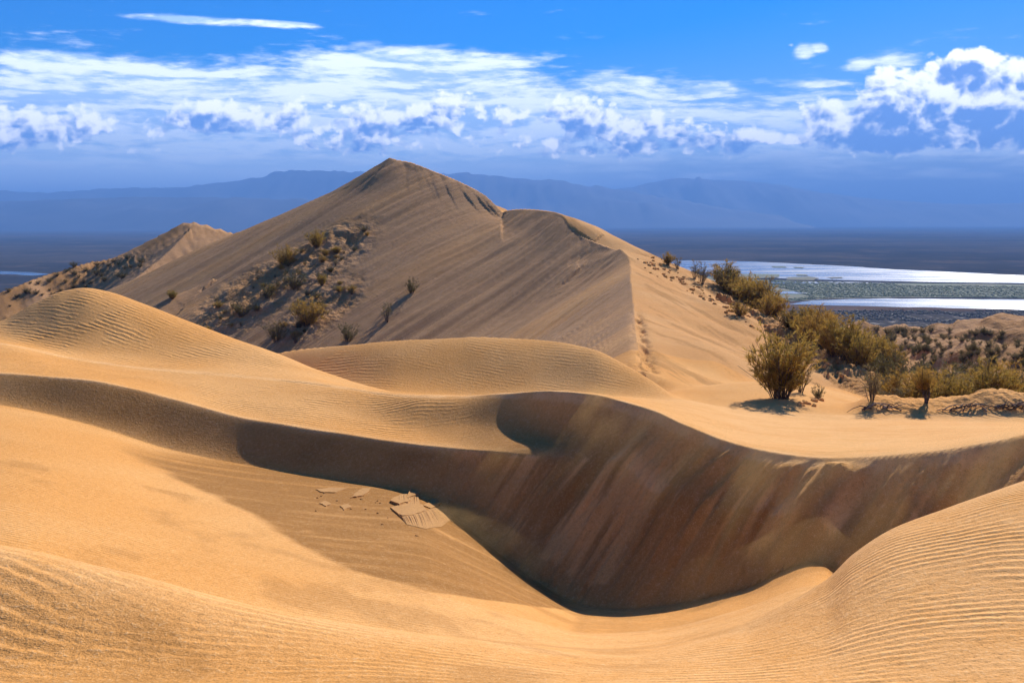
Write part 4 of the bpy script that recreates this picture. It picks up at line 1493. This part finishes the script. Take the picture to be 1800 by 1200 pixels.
def clods():
    r = np.random.default_rng(71)
    spots = []
    for k in range(120):      # along the broken edge of the great dune
        t = r.uniform(0, 1)
        px = np.interp(t, [0, 0.35, 0.7, 1], [1130, 1225, 1330, 1480]) + r.normal() * 9
        py = np.interp(t, [0, 0.35, 0.7, 1], [448, 497, 563, 646]) + r.uniform(0, 22)
        spots.append((px, py, r.uniform(2.0, 5.0)))
    for k in range(12):
        spots.append((1402 + r.uniform(0, 46), 706 + r.uniform(-4, 9), r.uniform(3, 7)))
    for px, py, size in spots:
        x, Y, z = hit(px, py, 38, 170, 500)
        s = size / F * Y
        v = []; f = []
        n = 7
        for i in range(n):
            a = 2 * math.pi * i / n
            v.append((x + math.cos(a) * s * r.uniform(0.8, 1.3), Y + math.sin(a) * s * r.uniform(0.6, 1.1), z - 0.1))
        for i in range(n):
            a = 2 * math.pi * (i + 0.4) / n
            v.append((x + math.cos(a) * s * r.uniform(0.5, 1.0), Y + math.sin(a) * s * r.uniform(0.5, 0.9), z + s * r.uniform(0.3, 0.75)))
        v.append((x, Y, z + s * r.uniform(0.6, 0.9)))
        for i in range(n):
            j = (i + 1) % n
            f.append((i, j, n + j, n + i)); f.append((n + i, n + j, 2 * n))
        mesh_obj('clod', v, f, SAND, parent=DUNES['great_dune'], smooth=False)


clods()


# ---------------------------------------------------------------- sand blown off the crest, drifting down over the slip face
def blowing_sand():
    us = np.linspace(760, 1960, 110)
    ky, kz = knots(us)
    n = 30
    v = []
    top = []
    for k in range(n):
        t = k / (n - 1)
        for i, u in enumerate(us):
            y0 = ky[KI['foot']][i] - 1.8; y1 = ky[KI['crest']][i] + 0.25
            if u < 1050:
                y1 = ky[KI['crest_low']][i] * (1 - sst(u, 960, 1050)) + y1 * sst(u, 960, 1050)
            Y = y0 + (y1 - y0) * t
            x = (u - 900) / F * Y
            g0 = ground_z(x, Y)
            e = min(1, 4 * t, 6 * (1 - t), i / 12, (len(us) - 1 - i) / 6)
            v.append((x, Y, g0 - 0.06)); top.append((x, Y, g0 + 0.05 + 0.75 * max(0.0, e) ** 0.7))
    m = len(us)
    N = len(v)
    f = []
    for k in range(n - 1):
        for i in range(m - 1):
            a, b, c, d = k * m + i, k * m + i + 1, (k + 1) * m + i + 1, (k + 1) * m + i
            f.append((a, d, c, b)); f.append((N + a, N + b, N + c, N + d))
    rim = [i for i in range(m)] + [k * m + m - 1 for k in range(1, n)] + [(n - 1) * m + i for i in range(m - 2, -1, -1)] + [k * m for k in range(n - 2, 0, -1)]
    for j in range(len(rim)):
        a, b = rim[j], rim[(j + 1) % len(rim)]
        f.append((a, b, N + b, N + a))
    mt = bpy.data.materials.new('blown_sand')
    mt.use_nodes = True
    g = NT(mt.node_tree)
    out = g.n('ShaderNodeOutputMaterial')
    pos = g.n('ShaderNodeNewGeometry').outputs['Position']
    sp = g.n('ShaderNodeSeparateXYZ')
    g.t.links.new(pos, sp.inputs[0])
    X, Y, Z = sp.outputs
    ac = g.sub(g.mul(X, 0.5), g.mul(Y, 0.87)); al = g.add(g.mul(X, 0.87), g.mul(Y, 0.5))
    nz = g.noise(g.xyz(g.mul(ac, 4.8), g.mul(al, 0.5), g.mul(Z, 0.5)), 1.0, 4.0, 0.6)
    nb = g.noise(g.xyz(g.mul(ac, 0.45), g.mul(al, 0.30), 4.0), 1.0, 2.0, 0.5)
    d = g.mul(g.ss(nz, 0.47, 0.64), g.ss(nb, 0.32, 0.66))
    vol = g.n('ShaderNodeVolumePrincipled')
    vol.inputs['Color'].default_value = (1.0, 0.60, 0.22, 1)
    vol.inputs['Anisotropy'].default_value = 0.3
    g.t.links.new(g.mul(d, 0.5), vol.inputs['Density'])
    g.t.links.new(vol.outputs[0], out.inputs['Volume'])
    mesh_obj('blowing_sand', v + top, f, mt, smooth=False, kind='stuff', label='thin streamers of wind blown sand over the dark slip face', cat='blowing sand')


blowing_sand()
